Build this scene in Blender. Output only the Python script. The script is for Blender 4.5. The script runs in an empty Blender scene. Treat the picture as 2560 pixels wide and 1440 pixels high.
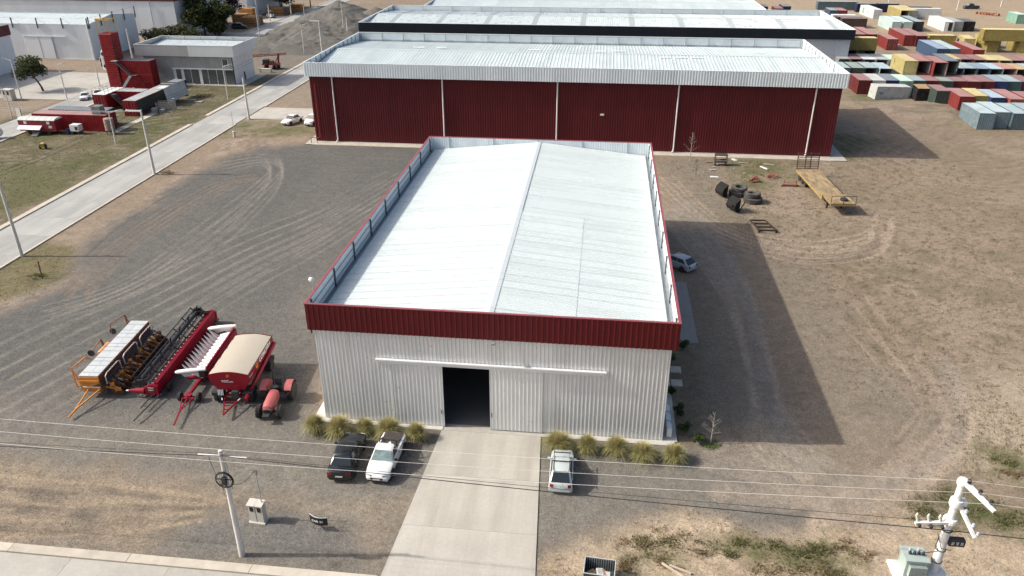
import bpy, bmesh, math, random
import numpy as np
from mathutils import Vector, Matrix
R=math.radians
random.seed(7); rng=np.random.default_rng(11)
scene=bpy.context.scene
C=scene.collection
# ------------------------------------------------------------------ camera
CAM_POS=(19.3706,-45.8609,35.2092); PITCH=0.468866; YAW=-0.113816; ROLL=-0.001793; FPX=1934.79
cam=bpy.data.cameras.new('camera'); camo=bpy.data.objects.new('camera',cam); C.objects.link(camo)
cam.sensor_width=36; cam.lens=36*FPX/2560; cam.clip_start=.5; cam.clip_end=6000
def cam_axes():
    cp,sp,cy,sy=math.cos(PITCH),math.sin(PITCH),math.cos(YAW),math.sin(YAW)
    f=Vector((sy*cp,cy*cp,-sp)); r=Vector((cy,-sy,0)); u=r.cross(f)
    cr,sr=math.cos(ROLL),math.sin(ROLL)
    return r*cr+u*sr, u*cr-r*sr, f
_r,_u,_f=cam_axes()
mm=Matrix((( _r.x,_u.x,-_f.x),(_r.y,_u.y,-_f.y),(_r.z,_u.z,-_f.z))).to_4x4(); mm.translation=CAM_POS
camo.matrix_world=mm
scene.camera=camo
# ------------------------------------------------------------------ light
SUN_DIR=Vector((12.55,1.35,-9.9)).normalized()      # direction the light travels (measured from the hall's shadow)
SUN_EL=math.asin(-SUN_DIR.z); SUN_AZ=math.atan2(-SUN_DIR.x,-SUN_DIR.y)   # azimuth from +Y towards +X
world=bpy.data.worlds.new('World'); scene.world=world; world.use_nodes=True
wn=world.node_tree.nodes; wl=world.node_tree.links
bg=wn['Background']; sky=wn.new('ShaderNodeTexSky'); sky.sky_type='NISHITA'; sky.sun_disc=False
sky.sun_elevation=SUN_EL; sky.sun_rotation=SUN_AZ; sky.air_density=1.0; sky.dust_density=7.0; sky.ozone_density=1.0; sky.altitude=400
wl.new(sky.outputs[0],bg.inputs[0]); bg.inputs[1].default_value=.13
sl=bpy.data.lights.new('sun','SUN'); sl.energy=3.4; sl.angle=R(.8); sl.color=(1,.965,.88)
so=bpy.data.objects.new('sun',sl); C.objects.link(so); so.rotation_euler=SUN_DIR.to_track_quat('-Z','Y').to_euler(); so.location=(-60,-20,60)
vs_=scene.view_settings; vs_.view_transform='Standard'; vs_.look='None'; vs_.exposure=0.4; vs_.gamma=1
# ------------------------------------------------------------------ helpers
def gp(u,v,z=0.0):
    """world point at height z that the survey picture (2560 px wide) shows at u,v"""
    d=_f+_r*((u-1280)/FPX)-_u*((v-720)/FPX); t=(z-CAM_POS[2])/d.z
    return Vector(CAM_POS)+d*t
def tag(o,label=None,cat=None,group=None,kind=None):
    if label: o['label']=label
    if cat: o['category']=cat
    if group: o['group']=group
    if kind: o['kind']=kind
    return o
def thing(name,label,cat,loc=(0,0,0),rz=0,group=None):
    o=bpy.data.objects.new(name,None); o.empty_display_size=.3; C.objects.link(o)
    o.location=loc; o.rotation_euler=(0,0,rz); return tag(o,label,cat,group)
def inst(name,me,parent=None,loc=(0,0,0),rot=(0,0,0),scale=None):
    o=bpy.data.objects.new(name,me); C.objects.link(o); o.parent=parent; o.location=loc; o.rotation_euler=rot
    if scale: o.scale=scale
    if parent is not None: CH.setdefault(parent.name,[]).append(o)
    return o
def copy_tree(o,parent=None):
    c=o.copy(); C.objects.link(c); c.parent=parent
    if parent is not None: CH.setdefault(parent.name,[]).append(c)
    for k in list(CH.get(o.name,())): copy_tree(k,c)
    return c
CH={}
class MB:
    def __init__(s): s.v=[]; s.f=[]
    def add(s,vs,fs):
        n=len(s.v); s.v+=[tuple(v) for v in vs]; s.f+=[tuple(i+n for i in f) for f in fs]; return s
    def box(s,x0,x1,y0,y1,z0,z1):
        return s.add([(x0,y0,z0),(x1,y0,z0),(x1,y1,z0),(x0,y1,z0),(x0,y0,z1),(x1,y0,z1),(x1,y1,z1),(x0,y1,z1)],
            [(0,3,2,1),(4,5,6,7),(0,1,5,4),(1,2,6,5),(2,3,7,6),(3,0,4,7)])
    def hexa(s,b,t):
        return s.add(list(b)+list(t),[(0,3,2,1),(4,5,6,7),(0,1,5,4),(1,2,6,5),(2,3,7,6),(3,0,4,7)])
    def obox(s,c,sz,rx=0,ry=0,rz=0):
        M=Matrix.Translation(c)@Matrix.Rotation(rz,4,'Z')@Matrix.Rotation(ry,4,'Y')@Matrix.Rotation(rx,4,'X')
        a,b,d=sz[0]/2,sz[1]/2,sz[2]/2
        return s.add([M@Vector(p) for p in ((-a,-b,-d),(a,-b,-d),(a,b,-d),(-a,b,-d),(-a,-b,d),(a,-b,d),(a,b,d),(-a,b,d))],
            [(0,3,2,1),(4,5,6,7),(0,1,5,4),(1,2,6,5),(2,3,7,6),(3,0,4,7)])
    def bar(s,p,q,w,h=None):
        p,q=Vector(p),Vector(q); h=h or w; d=(q-p)
        if d.length<1e-6: return s
        d.normalize(); up=Vector((0,0,1)) if abs(d.z)<.95 else Vector((0,1,0))
        x=d.cross(up).normalized()*(w/2); y=x.cross(d).normalized()*(h/2)
        b=[p-x-y,p+x-y,p+x+y,p-x+y]; t=[v+(q-p) for v in b]
        return s.hexa(b,t)
    def tube(s,p,q,r,r2=None,n=8):
        p,q=Vector(p),Vector(q); r2=r if r2 is None else r2; d=(q-p).normalized()
        up=Vector((0,0,1)) if abs(d.z)<.95 else Vector((0,1,0)); x=d.cross(up).normalized(); y=x.cross(d)
        vs=[p+(x*math.cos(2*math.pi*i/n)+y*math.sin(2*math.pi*i/n))*r for i in range(n)]+[q+(x*math.cos(2*math.pi*i/n)+y*math.sin(2*math.pi*i/n))*r2 for i in range(n)]
        fs=[(i,(i+1)%n,n+(i+1)%n,n+i) for i in range(n)]+[tuple(range(n))[::-1],tuple(range(n,2*n))]
        return s.add(vs,fs)
    def path(s,pts,r,n=6):
        pts=[Vector(p) for p in pts]
        for a,b in zip(pts,pts[1:]): s.tube(a,b,r,n=n)
        return s
    def prism(s,poly,ax,a,b):
        def P(u,v,w): return {'x':(w,u,v),'y':(u,w,v),'z':(u,v,w)}[ax]
        n=len(poly); vs=[P(u,v,a) for u,v in poly]+[P(u,v,b) for u,v in poly]
        return s.add(vs,[(i,(i+1)%n,n+(i+1)%n,n+i) for i in range(n)]+[tuple(range(n))[::-1],tuple(range(n,2*n))])
    def lathe(s,prof,n=16,axis='z',c=(0,0,0)):
        """prof: (radius, height) along axis"""
        vs=[];m=len(prof)
        for i in range(n):
            a=2*math.pi*i/n
            for r,h in prof:
                x,y=r*math.cos(a),r*math.sin(a)
                p={'z':(x,y,h),'x':(h,x,y),'y':(x,h,y)}[axis]; vs.append((p[0]+c[0],p[1]+c[1],p[2]+c[2]))
        fs=[(i*m+j,((i+1)%n)*m+j,((i+1)%n)*m+j+1,i*m+j+1) for i in range(n) for j in range(m-1)]
        if prof[0][0]>1e-5: fs.append(tuple(i*m for i in range(n))[::-1])
        if prof[-1][0]>1e-5: fs.append(tuple(i*m+m-1 for i in range(n)))
        return s.add(vs,fs)
    def loft(s,rings,closed=True,cap=True):
        n=len(rings[0]); vs=[p for r in rings for p in r]; fs=[]
        for k in range(len(rings)-1):
            for i in range(n if closed else n-1):
                j=(i+1)%n; fs.append((k*n+i,k*n+j,(k+1)*n+j,(k+1)*n+i))
        if cap and closed: fs+= [tuple(range(n))[::-1],tuple(range((len(rings)-1)*n,len(rings)*n))]
        return s.add(vs,fs)
    def corr(s,width,height,pitch,depth,rib=.3,thick=0,off=0):
        """trapezoid sheet: ribs run along +Z, spread along +X, ribs stand proud towards -Y"""
        pr=[];x=0
        n=max(1,round(width/pitch)); p=width/n; f=p*rib*.5; g_=p*rib*.28
        pr.append((0,0))
        for i in range(n):
            c=i*p+p/2; pr+=[(c-f-g_,0),(c-f,-depth),(c+f,-depth),(c+f+g_,0)]
        pr.append((width,0))
        vs=[(a,b,0) for a,b in pr]+[(a,b,height) for a,b in pr]; m=len(pr)
        return s.add(vs,[(i,i+1,m+i+1,m+i) for i in range(m-1)])
    def mesh(s,name,mat,smooth=False,recalc=True):
        me=bpy.data.meshes.new(name); me.from_pydata(s.v,[],s.f)
        if recalc and len(s.f)<60000:
            bm=bmesh.new(); bm.from_mesh(me); bmesh.ops.recalc_face_normals(bm,faces=bm.faces); bm.to_mesh(me); bm.free()
        if mat: me.materials.append(mat)
        if smooth:
            me.polygons.foreach_set('use_smooth',[True]*len(me.polygons))
            try: me.set_sharp_from_angle(angle=R(38))
            except Exception: pass
        me.update(); return me
    def build(s,name,mat,parent=None,smooth=False,loc=(0,0,0),rot=(0,0,0)):
        return inst(name,s.mesh(name,mat,smooth),parent,loc,rot)
# ------------------------------------------------------------------ materials
MATS={}
def mat(name,col,rough=.6,metal=0.,var=.12,vs=1.2,bump=0.,bs=30.,dirt=None,damt=.4,ds=.8,streak=False,spec=.5,coat=0.,fine=0.,emit=None,ov=.045):
    if name in MATS: return MATS[name]
    m=bpy.data.materials.new(name); m.use_nodes=True; nt=m.node_tree; N=nt.nodes; L=nt.links
    b=N['Principled BSDF']; b.inputs['Roughness'].default_value=rough; b.inputs['Metallic'].default_value=metal
    b.inputs['Specular IOR Level'].default_value=spec; b.inputs['Coat Weight'].default_value=coat; b.inputs['Coat Roughness'].default_value=.08
    tc=N.new('ShaderNodeTexCoord'); oi=N.new('ShaderNodeObjectInfo'); 
    sc=N.new('ShaderNodeVectorMath'); sc.operation='SCALE'; sc.inputs[0].default_value=(37,53,71); L.new(oi.outputs['Random'],sc.inputs['Scale'])
    ad=N.new('ShaderNodeVectorMath'); L.new(tc.outputs['Object'],ad.inputs[0]); L.new(sc.outputs[0],ad.inputs[1]); vec=ad.outputs[0]
    def noise(scale,detail=4,v=vec,ro=.6):
        n=N.new('ShaderNodeTexNoise'); n.inputs['Scale'].default_value=scale; n.inputs['Detail'].default_value=detail; n.inputs['Roughness'].default_value=ro; L.new(v,n.inputs['Vector']); return n.outputs['Fac']
    def mix(fac,a,c,bt='MIX'):
        x=N.new('ShaderNodeMix'); x.data_type='RGBA'; x.blend_type=bt
        if isinstance(fac,(int,float)): x.inputs[0].default_value=fac
        else: L.new(fac,x.inputs[0])
        for k,q in ((6,a),(7,c)):
            if isinstance(q,(tuple,list)): x.inputs[k].default_value=(*q[:3],1)
            else: L.new(q,x.inputs[k])
        return x.outputs[2]
    def ramp(v,a,c):
        r=N.new('ShaderNodeMapRange'); r.inputs[1].default_value=a; r.inputs[2].default_value=c; L.new(v,r.inputs[0]); return r.outputs[0]
    out=mix(ramp(noise(vs),.3,.7),tuple(c*(1-var) for c in col),tuple(min(1,c*(1+var)) for c in col))
    if fine: out=mix(ramp(noise(vs*18,2),.3,.7),mix(1.,out,(1-fine,)*3,'MULTIPLY'),mix(1.,out,(1+fine,)*3,'MULTIPLY'))
    if dirt:
        v=vec
        if streak:
            mp=N.new('ShaderNodeMapping'); mp.inputs['Scale'].default_value=streak if isinstance(streak,tuple) else (5,5,.35); L.new(vec,mp.inputs[0]); v=mp.outputs[0]
        dm=ramp(noise(ds,6,v,.65),.62-damt*.3,.78-damt*.1)
        md=N.new('ShaderNodeMath'); md.operation='MULTIPLY'; md.inputs[1].default_value=min(1,damt*1.4); L.new(dm,md.inputs[0])
        out=mix(md.outputs[0],out,dirt)
    pv=N.new('ShaderNodeMapRange'); pv.inputs[3].default_value=1-ov; pv.inputs[4].default_value=1+ov; L.new(oi.outputs['Random'],pv.inputs[0])
    ps=N.new('ShaderNodeVectorMath'); ps.operation='SCALE'; L.new(out,ps.inputs[0]); L.new(pv.outputs[0],ps.inputs['Scale'])
    L.new(ps.outputs[0],b.inputs['Base Color'])
    rv=N.new('ShaderNodeMapRange'); rv.inputs[1].default_value=.3; rv.inputs[2].default_value=.7; rv.inputs[3].default_value=max(.02,rough-.08); rv.inputs[4].default_value=min(1,rough+.1); L.new(noise(vs*2.3),rv.inputs[0]); L.new(rv.outputs[0],b.inputs['Roughness'])
    if bump:
        bp=N.new('ShaderNodeBump'); bp.inputs['Strength'].default_value=bump; bp.inputs['Distance'].default_value=.03; L.new(noise(bs),bp.inputs['Height']); L.new(bp.outputs[0],b.inputs['Normal'])
    if emit: b.inputs['Emission Color'].default_value=(*emit[:3],1); b.inputs['Emission Strength'].default_value=emit[3]
    MATS[name]=m; return m
WHITE=mat('white_sheet',(.72,.73,.72),.34,.2,.05,.5,dirt=(.45,.44,.41),damt=.3,ds=.5,streak=True)
ROOF=mat('roof_sheet',(.625,.68,.67),.3,0.,.04,.12,fine=.012,ov=.03)
ROOFG=mat('galvanised_roof',(.54,.605,.6),.4,.0,.08,.2,fine=.03,ov=.06)
INNER=mat('parapet_lining',(.68,.74,.77),.45,.0,.06,.6)
REDF=mat('red_fascia',(.125,.012,.015),.42,0,.08,.6,spec=.25,dirt=(.1,.012,.016),damt=.2,ds=.6)
REDCAP=mat('red_trim',(.28,.07,.08),.4,0,.1,.6)
REDW=mat('maroon_cladding',(.1,.0135,.017),.5,0,.1,.25,spec=.25,dirt=(.07,.012,.014),damt=.3,ds=.3,streak=True)
STEEL=mat('dark_steel',(.09,.1,.11),.5,.4,.15,2)
GALV=mat('galvanised_steel',(.4,.43,.45),.45,.5,.12,2)
CONC=mat('concrete',(.42,.395,.35),.85,0,.09,.35,bump=.15,bs=14,dirt=(.31,.29,.255),damt=.5,ds=.3,fine=.06)
CONCR=mat('road_concrete',(.38,.375,.355),.85,0,.1,.22,bump=.15,bs=14,dirt=(.26,.26,.25),damt=.75,ds=1.,fine=.06,streak=(.42,.03,1))
KERB=mat('kerb_concrete',(.5,.45,.37),.9,0,.12,.8,bump=.2,bs=12,dirt=(.33,.29,.23),damt=.4,ds=1.2)
JOINT=mat('joint_filler',(.16,.15,.135),.95,0,.15,1)
PLINTH=mat('plinth_concrete',(.56,.53,.47),.85,0,.08,.6,bump=.15,bs=14,dirt=(.38,.35,.3),damt=.35,ds=.6)
POLE=mat('pole_concrete',(.58,.56,.52),.8,0,.1,1,dirt=(.4,.38,.34),damt=.35,ds=1,streak=True)
POLEW=mat('painted_concrete',(.74,.74,.72),.7,0,.06,1,dirt=(.52,.5,.46),damt=.3,ds=1.2,streak=True)
BLACK=mat('black_plastic',(.02,.02,.022),.5,0,.2,3)
RUBBER=mat('tyre_rubber',(.028,.027,.026),.85,0,.2,4,bump=.2,bs=40,dirt=(.09,.08,.07),damt=.3,ds=4)
GLASS_REFL=mat('painted_reflection_windscreen',(.17,.23,.23),.12,0,.35,2.5,spec=.7)  # pale teal reflection painted into the pickup windscreen's base colour
GLASS=mat('car_glass',(.018,.024,.028),.06,0,.2,1,spec=.7)
CHROME=mat('chrome_trim',(.6,.6,.6),.25,.9,.05,3)
LAMP=mat('clear_lamp',(.3,.31,.32),.15,.2,.1,8)
TAIL=mat('red_lamp',(.2,.006,.012),.2,0,.15,8)
RIM=mat('grey_rim',(.42,.42,.42),.4,.6,.1,6)
WIREW=mat('bare_wire',(.75,.73,.68),.4,.2,.05,1)
WIREB=mat('black_cable',(.02,.02,.02),.6,0,.1,1)
RUST=mat('rusty_steel',(.1,.052,.033),.8,.1,.3,3,bump=.2,bs=20)
PLATE=mat('number_plate',(.62,.62,.6),.5,0,.05,8)
DRIVE=mat('drive_concrete',(.44,.415,.365),.85,0,.09,.35,bump=.15,bs=14,dirt=(.32,.295,.255),damt=.65,ds=1.,fine=.06,streak=(.55,.06,1))
# ------------------------------------------------------------------ ground
def vnoise(x,y,scale,seed,octv=4,gain=.55):
    out=np.zeros_like(x); amp=1.; tot=0.; s=scale
    for o in range(octv):
        xs=x*s+seed*17.3+o*31.7; ys=y*s-seed*9.1+o*13.9
        xi=np.floor(xs).astype(np.int64); yi=np.floor(ys).astype(np.int64); fx=xs-xi; fy=ys-yi
        fx=fx*fx*(3-2*fx); fy=fy*fy*(3-2*fy)
        def h(a,b):
            n=(a*374761393+b*668265263+(seed*7+o)*1442695041)&0xffffffff
            n=((n^(n>>13))*1274126177)&0xffffffff; n=(n^(n>>16))&0xffffffff
            return n/4294967295.
        v=(h(xi,yi)*(1-fx)+h(xi+1,yi)*fx)*(1-fy)+(h(xi,yi+1)*(1-fx)+h(xi+1,yi+1)*fx)*fy
        out+=v*amp; tot+=amp; amp*=gain; s*=2.03
    return out/tot
def axis(segs):
    a=[segs[0][0]]
    for s0,s1,st in segs: 
        n=max(1,round((s1-s0)/st)); a+=list(np.linspace(s0,s1,n+1)[1:])
    return np.array(a)
gx=axis([(-3000,-600,300),(-600,-200,40),(-200,-110,5),(-110,-52,.8),(-52,46,.2),(46,70,.3),(70,130,.8),(130,220,5),(220,600,40),(600,3000,300)])
gy=axis([(-3000,-300,300),(-300,-60,20),(-60,-18,2.),(-18,30,.2),(30,62,.25),(62,130,.7),(130,260,2.),(260,700,20),(700,3000,230)])
GX,GY=np.meshgrid(gx,gy); sh=GX.shape; X=GX.ravel(); Y=GY.ravel()
def seg_d(px,py,a,b):
    ax,ay=a; bx,by=b; dx,dy=bx-ax,by-ay; t=np.clip(((px-ax)*dx+(py-ay)*dy)/(dx*dx+dy*dy+1e-9),0,1)
    return np.hypot(px-ax-t*dx,py-ay-t*dy)
def pmask(poly,soft=1.5,warp=1.5,ws=.25,seed=1,px=True):
    p=[tuple(gp(*q)[:2]) for q in poly] if px else poly
    d=np.full(X.shape,1e9); ins=np.zeros(X.shape,bool); n=len(p)
    for i in range(n):
        a,b=p[i],p[(i+1)%n]; d=np.minimum(d,seg_d(X,Y,a,b))
        c=((a[1]>Y)!=(b[1]>Y)); 
        ins^=c&(X<(b[0]-a[0])*(Y-a[1])/((b[1]-a[1])+1e-12)+a[0])
    sd=np.where(ins,d,-d)+(vnoise(X,Y,ws,seed)-.5)*2*warp
    t=np.clip(sd/soft*.5+.5,0,1); return t*t*(3-2*t)
col=np.zeros((X.size,3)); grav=np.zeros(X.size)
n1=vnoise(X,Y,.05,1); n2=vnoise(X,Y,.35,2,5); n3=vnoise(X,Y,1.4,3,4); n4=vnoise(X,Y,.13,4,4)
def lay(m,c):
    global col
    col=col*(1-m[:,None])+np.array(c)[None]*m[:,None]
col[:]=(.238,.184,.135)                                             # dry brown earth
lay(np.clip((n4-.42)*5,0,1)*.6,(.275,.22,.165)); lay(np.clip((n2-.55)*6,0,1)*.55,(.195,.155,.11))
stub=np.clip((vnoise(X,Y,2.3,63,3)-.57)*9,0,1)                                        # dry stubble blotches
farm=np.clip((Y-150)/60,0,1); lay(farm*.7*(X>60),(.36,.28,.19))      # pale sandy far yard
# right field: stubble, weeds
fld=pmask([(1640,400),(2120,400),(2300,260),(2700,300),(2700,1300),(2250,1330),(2330,1050),(2150,1000),(1960,700),(1760,560)],4,3,.12,5)
lay(fld*stub*.55,(.14,.108,.07)); lay(fld*np.clip((vnoise(X,Y,.09,21)-.52)*7,0,1)*.3,(.15,.13,.07))
lay(pmask([(1980,580),(2560,620),(2560,1000),(2200,900)],6,5,.1,6)*np.clip((n2-.5)*5,0,1)*.45,(.14,.125,.068))
# left verge between the two roads: olive grass
ver=pmask([(-300,690),(0,560),(770,160),(650,190),(420,180),(0,300),(-300,380)],2,1.5,.3,7)
lay(ver,(.115,.1,.054)); lay(ver*np.clip((n2-.48)*6,0,1)*.75,(.17,.143,.092)); lay(ver*np.clip((n4-.5)*7,0,1)*.7,(.085,.092,.036)); lay(ver*np.clip((n3-.62)*10,0,1)*.5,(.26,.23,.18))
ver2=pmask([(-300,760),(0,660),(120,600),(190,620),(180,700),(60,745),(-300,870)],1.5,1,.4,8)
lay(ver2,(.16,.135,.075)); lay(ver2*np.clip((n2-.46)*6,0,1)*.8,(.105,.105,.043))
# strip of pale dirt between road and gravel yard
pale=pmask([(-200,860),(0,752),(190,690),(260,560),(430,455),(560,360),(620,340),(720,360),(540,392),(420,480),(250,640),(190,730),(0,790),(-200,900)],1.5,1.5,.35,9)
lay(pale*.9,(.31,.245,.19)); lay(pale*np.clip((n3-.5)*9,0,1)*.75,(.15,.12,.088)); lay(pale*np.clip((n2-.5)*9,0,1)*.5,(.2,.145,.11))
# grey gravel yard (left and front)
yard=pmask([(-400,960),(0,772),(200,700),(240,600),(420,480),(560,400),(640,370),(800,362),(1120,362),(1100,420),(800,760),(790,1060),(1370,1090),(1660,1125),(1900,1150),(2050,1200),(2080,1270),(1900,1330),(1620,1290),(1500,1350),(1340,1400),(950,1440),(600,1400),(380,1330),(560,1250),(460,1190),(0,1110),(-400,1100)],2.5,2.2,.22,10)
lay(yard,(.11,.107,.1)); grav=np.maximum(grav,yard)
lay(yard*np.clip((n4-.46)*5,0,1)*.45,(.138,.13,.116)); lay(yard*np.clip((vnoise(X,Y,.08,31)-.5)*6,0,1)*.35,(.105,.101,.097))
frontm=pmask([(-100,1000),(820,1060),(1700,1130),(2050,1190),(2080,1260),(1620,1300),(1340,1410),(960,1440),(-100,1420)],3,2,.2,11)
lay(frontm*.8,(.195,.176,.145)); lay(frontm*np.clip((n4-.45)*5,0,1)*.6,(.16,.15,.135))
# tan dug-over soil bottom left, gravel heap patches
tan=pmask([(-200,1150),(200,1175),(470,1185),(600,1230),(760,1260),(900,1260),(700,1300),(520,1300),(330,1370),(-200,1340)],1.6,1.6,.35,12)
lay(tan*.78,(.27,.212,.15)); lay(tan*np.clip((vnoise(X*.35,Y*1.4,.9,33)-.5)*7,0,1)*0.75,(.165,.135,.105)); 
tan2=pmask([(850,1250),(1060,1240),(1010,1330),(960,1400),(900,1410),(880,1330)],1,1,.5,13); lay(tan2*.55,(.26,.205,.15))
dkg=pmask([(470,1290),(700,1270),(860,1320),(900,1390),(620,1395),(430,1360)],1.2,1.2,.4,14); lay(dkg*.75,(.14,.135,.125)); grav=np.maximum(grav,dkg)
# pale sandy band bottom right
sand=pmask([(1345,1400),(1480,1350),(1700,1280),(1770,1300),(2000,1340),(2280,1290),(2560,1350),(2800,1500),(2500,1600),(1340,1500)],1.3,1.4,.4,15)
lay(sand*.9,(.40,.315,.225)); lay(sand*np.clip((n2-.5)*6,0,1)*.6,(.27,.205,.14)); lay(sand*np.clip((n3-.55)*8,0,1)*.35,(.24,.2,.125))
sandr=pmask([(2380,1010),(2620,900),(2620,1230),(2440,1180)],2,2,.3,16); lay(sandr*.75,(.36,.3,.22)); lay(sandr*np.clip((n2-.5)*7,0,1)*.7,(.15,.135,.07))
# green patches
for i,(pl,s) in enumerate([([(1820,400),(1990,400),(1990,440),(1900,480),(1820,450)],1.3),([(2080,330),(2200,350),(2130,400),(2090,390)],1.5),
    ([(2270,1265),(2400,1235),(2560,1290),(2560,1350),(2290,1320)],1),([(1960,1380),(2060,1340),(2160,1400),(2120,1460),(1970,1440)],1),([(1760,1340),(1860,1330),(1990,1390),(1900,1420),(1800,1380)],.8),
    ([(1540,1350),(1640,1340),(1700,1400),(1600,1440),(1540,1400)],.8),([(1685,880),(1760,860),(1760,1000),(1720,1090),(1690,1090)],1),([(520,330),(600,300),(780,305),(790,340),(560,345)],.8),([(2120,235),(2190,230),(2260,255),(2130,258)],2),
    ([(0,420),(120,410),(170,470),(40,520),(0,530)],2),([(2480,1150),(2560,1160),(2560,1240)],1)]):
    m=pmask(pl,s*1.4,s*1.3,.5,40+i); lay(m*.7*(.35+.65*np.clip((n2-.35)*4,0,1)),(.10,.105,.042)); lay(m*np.clip((n3-.55)*8,0,1)*.6,(.06,.075,.022))
# lane right of the hall
lane=pmask([(1660,400),(1800,400),(1850,560),(2100,720),(2200,900),(2330,960),(2370,1080),(2150,1240),(1900,1200),(1720,1110),(1700,600)],3,2.5,.15,18)
lay(lane*.6,(.2,.168,.128)); lay(lane*np.clip((n4-.5)*6,0,1)*.4,(.165,.148,.122)); grav=np.maximum(grav,lane*.4)
bed=pmask([(1680,860),(1745,870),(1770,1090),(1740,1120),(1670,1105)],.8,.6,.5,19); lay(bed*.6,(.17,.13,.09))
# asphalt-grey ground under the sheds behind, sandy wedge by the maroon shed
lay(pmask([(690,225),(790,190),(800,262),(660,262)],1,.8,.4,20)*.8,(.24,.195,.15)); 
lay(pmask([(600,130),(770,60),(900,90),(780,190),(640,200)],5,3,.1,22)*.8,(.15,.138,.118))
# tyre tracks
rut=np.zeros(X.size)
def track(pts,w=.28,amt=.22,c=None,gauge=1.9,seed=0):
    global col
    P=[gp(*q) for q in pts]; Q=[]
    for i in range(len(P)-1):                                        # catmull-rom
        p0=P[max(0,i-1)];p1=P[i];p2=P[i+1];p3=P[min(len(P)-1,i+2)]
        for k in range(10):
            t=k/10; Q.append(.5*((2*p1)+(p2-p0)*t+(2*p0-5*p1+4*p2-p3)*t*t+(3*p1-p0-3*p2+p3)*t**3))
    Q.append(P[-1])
    for side in ((-.5,.5) if gauge else (0,)):
        L=[]
        for i,q in enumerate(Q):
            t=(Q[min(i+1,len(Q)-1)]-Q[max(i-1,0)]); t.z=0; t.normalize(); nn=Vector((-t.y,t.x,0)); L.append(q+nn*side*gauge)
        xs=[q.x for q in L]; ys=[q.y for q in L]
        sel=np.where((X>min(xs)-1)&(X<max(xs)+1)&(Y>min(ys)-1)&(Y<max(ys)+1))[0]
        d=np.full(sel.size,9.); 
        for a,b in zip(L,L[1:]): d=np.minimum(d,seg_d(X[sel],Y[sel],(a.x,a.y),(b.x,b.y)))
        m=np.clip(1.25-d/w,0,1)*(.35+.65*np.clip((n2[sel]-.32)*4,0,1))
        rut[sel]-=m*amt*.045
        cc=np.array(c) if c is not None else col[sel]*1.38
        col[sel]=col[sel]*(1-m[:,None]*amt)+cc*m[:,None]*amt
LT=(.225,.205,.175); BR=(.2,.15,.11); DK=(.1,.088,.072)
for k in range(7):
    o=k*38
    track([(-60,905+o*.9),(150,800+o*.85),(400,690+o*.72),(620,590+o*.55),(800,520+o*.42),(980,430+o*.3)],.26,.42,LT,1.9,k)
for k in range(4): track([(120,770+k*14),(330,700+k*10),(520,560+k*22),(640,470+k*16),(690,420+k*8),(660,390+k*6),(560,400+k*9)],.2,.5,LT,1.7)
for k in range(3): track([(190,720+k*14),(300,610+k*12),(430,520+k*12),(560,455+k*8),(640,440+k*6)],.26,.5,BR,1.8)
track([(215,640),(290,575),(400,500),(470,465)],.22,.75,DK,0); track([(-40,1010),(70,900),(160,840),(230,790)],.2,.6,DK,0)
for k in range(5): track([(1660,500+k*9),(1760,590+k*14),(1840,700+k*16),(1890,860+k*10),(1915,1000),(1900+k*25,1110),(2010+k*20,1180)],.28,.75,(.3,.255,.2),1.8)
for k in range(4): track([(1665,440+k*18),(1800,560+k*10),(2000,610+k*12),(2170,590+k*14),(2210,540+k*10)],.26,.8,(.34,.27,.205),1.8)
for k in range(4): track([(2350,940+k*18),(2390,1040+k*12),(2320,1130+k*12),(2180,1215+k*10),(2000,1265+k*9)],.3,.8,(.35,.28,.21),1.8)
for k in range(3): track([(1690,470+k*30),(1800,600+k*20),(1880,760+k*20),(1910,940),(1960+k*20,1100),(2080+k*20,1190),(2230,1215-k*8)],.9,.6,(.225,.2,.168),0)
for k in range(3): track([(2370,900+k*30),(2400,1010+k*20),(2350,1110+k*14),(2220,1190+k*14),(2040,1240+k*10),(1800,1230)],1.1,.6,(.27,.225,.178),0)
track([(2100,880),(2300,930),(2380,1000)],.9,.35,(.28,.22,.165),0); track([(1660,560),(1850,640),(2060,650),(2200,600)],.8,.35,(.27,.22,.17),0)
for k in range(4): track([(1760,1110+k*12),(1960,1160+k*14),(2130,1250+k*10),(2250,1300)],.3,.75,(.3,.25,.2),1.9)
for k in range(5): track([(1820,470+k*16),(1900,600+k*8),(2010,640+k*8),(2130,630+k*6),(2200,590+k*6)],.16,.7,(.15,.118,.09),0)
for k in range(4): track([(2140,700+k*40),(2230,820+k*34),(2310,930+k*26),(2330,1010+k*20),(2270,1090+k*20)],.2,.6,(.33,.26,.195) if k%2 else (.16,.125,.095),1.8)
for k in range(3): track([(2100,330+k*20),(2300,400+k*30),(2480,420+k*40),(2600,400+k*40)],.3,.5,(.32,.25,.19),1.9)
track([(2080,900),(2260,960),(2360,1060)],.2,.4,DK,1.7)
for k in range(3): track([(2090,330+k*26),(2220,320+k*20),(2290,345+k*6),(2230,385)],.35,.5,(.17,.145,.115),2)
for k in range(4): track([(1400,1390+k*18),(1560,1345+k*12),(1720,1300+k*8),(1820,1310+k*6)],.25,.5,(.44,.35,.25),0)
for k in range(7): track([(-40,1185+k*26),(130,1200+k*23+9*(k%3)),(300,1215+k*19),(500,1240+k*10)],.22,.75,(.14,.112,.085) if k%2 else (.34,.265,.185),0)
for k in range(3): track([(560,1150+k*30),(700,1190+k*20),(820,1230+k*16),(930,1260+k*14)],.25,.4,LT,1.5)
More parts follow.
